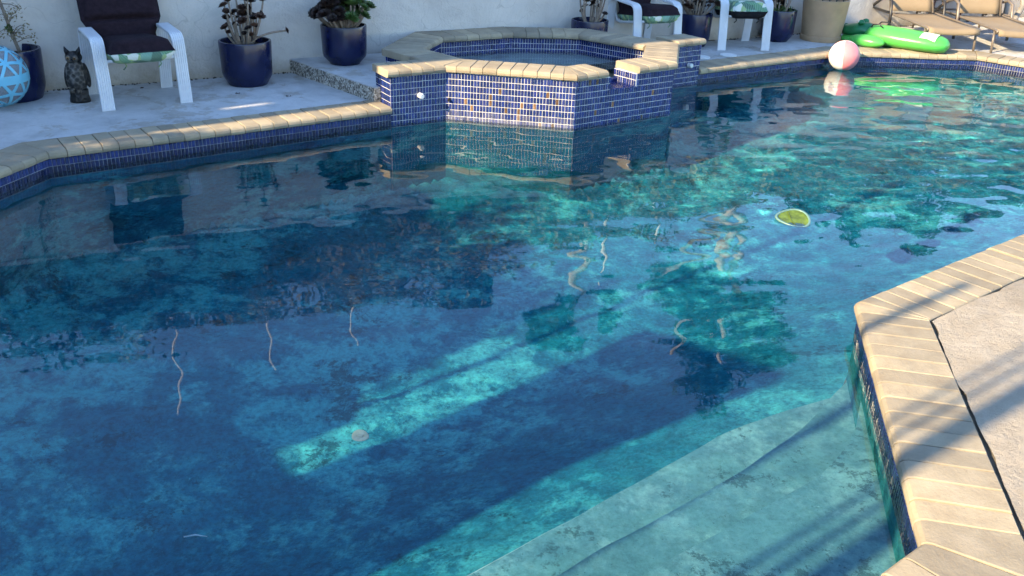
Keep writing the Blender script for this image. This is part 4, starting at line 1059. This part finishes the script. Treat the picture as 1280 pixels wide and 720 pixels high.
mb = MB(); mb.prism([(-.25,-.23),(.25,-.23),(.24,.22),(-.24,.22)], .41, .45); mb.build('seat', M_greymetal, t)
mb = MB(); mb.tube([(-.21,.26,.94),(0,.27,1.0),(.21,.26,.94)], .03, 8); mb.build('top_rail', M_greymetal, t, smooth=True)
t = empty('orange_bucket', (6.42,11.35,DZ)); tag(t, 'orange plastic bucket at the far right edge', 'bucket')
mb = MB(); mb.lathe([(0,0),(.15,0),(.155,.01),(.185,.33),(.195,.34),(.195,.36),(.18,.36),(.176,.33),(.15,.03),(0,.03)], 36); b_ = mb.build('body', M_orange, t, auto=40)
mb = MB(); mb.tube([(.19*math.cos(a), -.02-.16*math.sin(a)*.6, .33-.16*math.sin(a)) for a in [math.pi*i/12 for i in range(13)]], .006, 6); mb.build('handle', M_darkframe, t, smooth=True)
t = empty('terracotta_pot', (6.9,12.2,DZ)); tag(t, 'big terracotta pot standing behind the orange bucket', 'pot')
mb = MB(); mb.lathe([(0,.0),(.22,0),(.30,.45),(.32,.62),(.36,.64),(.36,.72),(.33,.72),(.31,.62)], 40); po = mb.build('pot', M_terra, t, auto=40)
mb = MB(); mb.disc(.31,.63,30); mb.build('soil', M_soil, po)

# ------------------------------------------------------------------ small things
for (x, y, rd_, lb_) in ((2.085,9.37,.085,'round white skimmer lid on the deck in front of the leaf-print chair'), (1.80,9.22,.075,'round white skimmer lid half hidden by the spa wing wall')):
    mb = MB(); mb.lathe([(0,.008),(.010,.008),(.012,.005),(rd_*.8,.006),(rd_*.84,.003),(rd_*.9,.007),(rd_,.006),(rd_,-.004)], 32); o = mb.build('skimmer_lid', M_plastic_w, auto=40); o.location = (x, y, DZ+.001); tag(o, lb_, 'lid', 'skimmer lids')
def floor_depth(x, y):
    al_ = x*ca+y*sa_; q_ = (x-1.19)*-.625+(y-2.07)*.78; return float(1.05+.60*sstep(1.0,2.7,q_)*(1-sstep(5.3,8.6,al_)))
mb = MB(); mb.lathe([(0,.018),(.018,.020),(.022,.012),(.05,.016),(.062,.010),(.066,-.004)], 24); o = mb.build('main_drain', M_steel, basin_o, auto=40); o.scale = (.72,.72,.72); o.location = (-.76,3.99,-floor_depth(-.76,3.99)+.004); receiver(o)
# floating yellow-green dish
t = empty('floating_dish', (1.615,5.035,-.004), R(-8)); tag(t, 'small yellow-green pointed oval dish with pale rim floating on the water', 'pool toy')
def teardrop(sc_, k=40):
    out = []
    for i in range(k):
        a = 2*math.pi*i/k; x = math.cos(a); y = math.sin(a)*(1.0+.34*x); out.append((x*.098*sc_, y*.098*sc_))
    return out
M_rim = plain('pale_rim', (.13,.24,.21), .35, .06, 20); M_lime = plain('lime_vinyl', (.095,.145,.016), .5, .6, 18); M_crease = plain('crease_ink', (.09,.13,.01), .5, .2, 20)
t.rotation_euler = (R(11), 0, R(-6)); t.location.z = .012
k = 40; mb = MB()
vs = [(x,y,-.020) for x,y in teardrop(.80)]+[(x,y,-.004) for x,y in teardrop(1.03)]+[(x,y,.005) for x,y in teardrop(1.02)]+[(x,y,.005) for x,y in teardrop(.90)]+[(x,y,.0005) for x,y in teardrop(.89)]+[(0,0,-.020)]
mb.add(vs, [(r_*k+i, r_*k+(i+1) % k, (r_+1)*k+(i+1) % k, (r_+1)*k+i) for r_ in range(4) for i in range(k)]+[(i, 5*k, (i+1) % k) for i in range(k)]); mb.build('rim', M_rim, t, smooth=True)
mb = MB(); vs = [(x,y,.001) for x,y in teardrop(.95)]+[(x,y,-.004) for x,y in teardrop(.6)]+[(0,0,-.006)]
mb.add(vs, [(i,(i+1) % k,k+(i+1) % k,k+i) for i in range(k)]+[(k+i,k+(i+1) % k,2*k) for i in range(k)]); mb.build('dish', M_lime, t, smooth=True)
mb = MB(); mb.tube([(-.020,.07,.001),(-.014,.02,-.003),(-.008,-.03,-.003),(.006,-.07,.0)], .0025, 5); mb.build('crease', M_crease, t)
# twigs and leaf litter on the deck
random.seed(33)
for k, (x, y, lb_) in enumerate(((-2.17,7.06,'small brown leaf scrap on the deck in front of the leggy succulent pot'), (-1.77,7.02,'small brown leaf scrap near the coping left of the slab'), (-2.93,7.12,'small brown leaf scrap under the left patio chair'))):
    mb = MB()
    for j in range(4):
        an = random.uniform(0,6.28); c, s = math.cos(an), math.sin(an); l_ = random.uniform(.018,.03)
        mb.add([(0,0,.004),(c*l_*.5-s*.008,s*l_*.5+c*.008,.012),(c*l_,s*l_,.006),(c*l_*.5+s*.008,s*l_*.5-c*.008,.010)], [(0,1,2,3)])
    o = mb.build('leaf_scrap', M_ros_brown); o.location = (x, y, DZ); tag(o, lb_, 'leaf litter', 'leaf scraps on the deck')

mb = MB(); mb.tube([(-.05,0,.004), (0,.006,.007), (.05,-.004,.004)], [.003,.004,.002], 6); o = mb.build('twig', M_pole, smooth=True); o.location = (-1.37,3.22,-floor_depth(-1.37,3.22)+.012); o.rotation_euler = (0,0,.2)
tag(o, 'pale twig lying on the pool floor at the lower left', 'twig'); receiver(o)
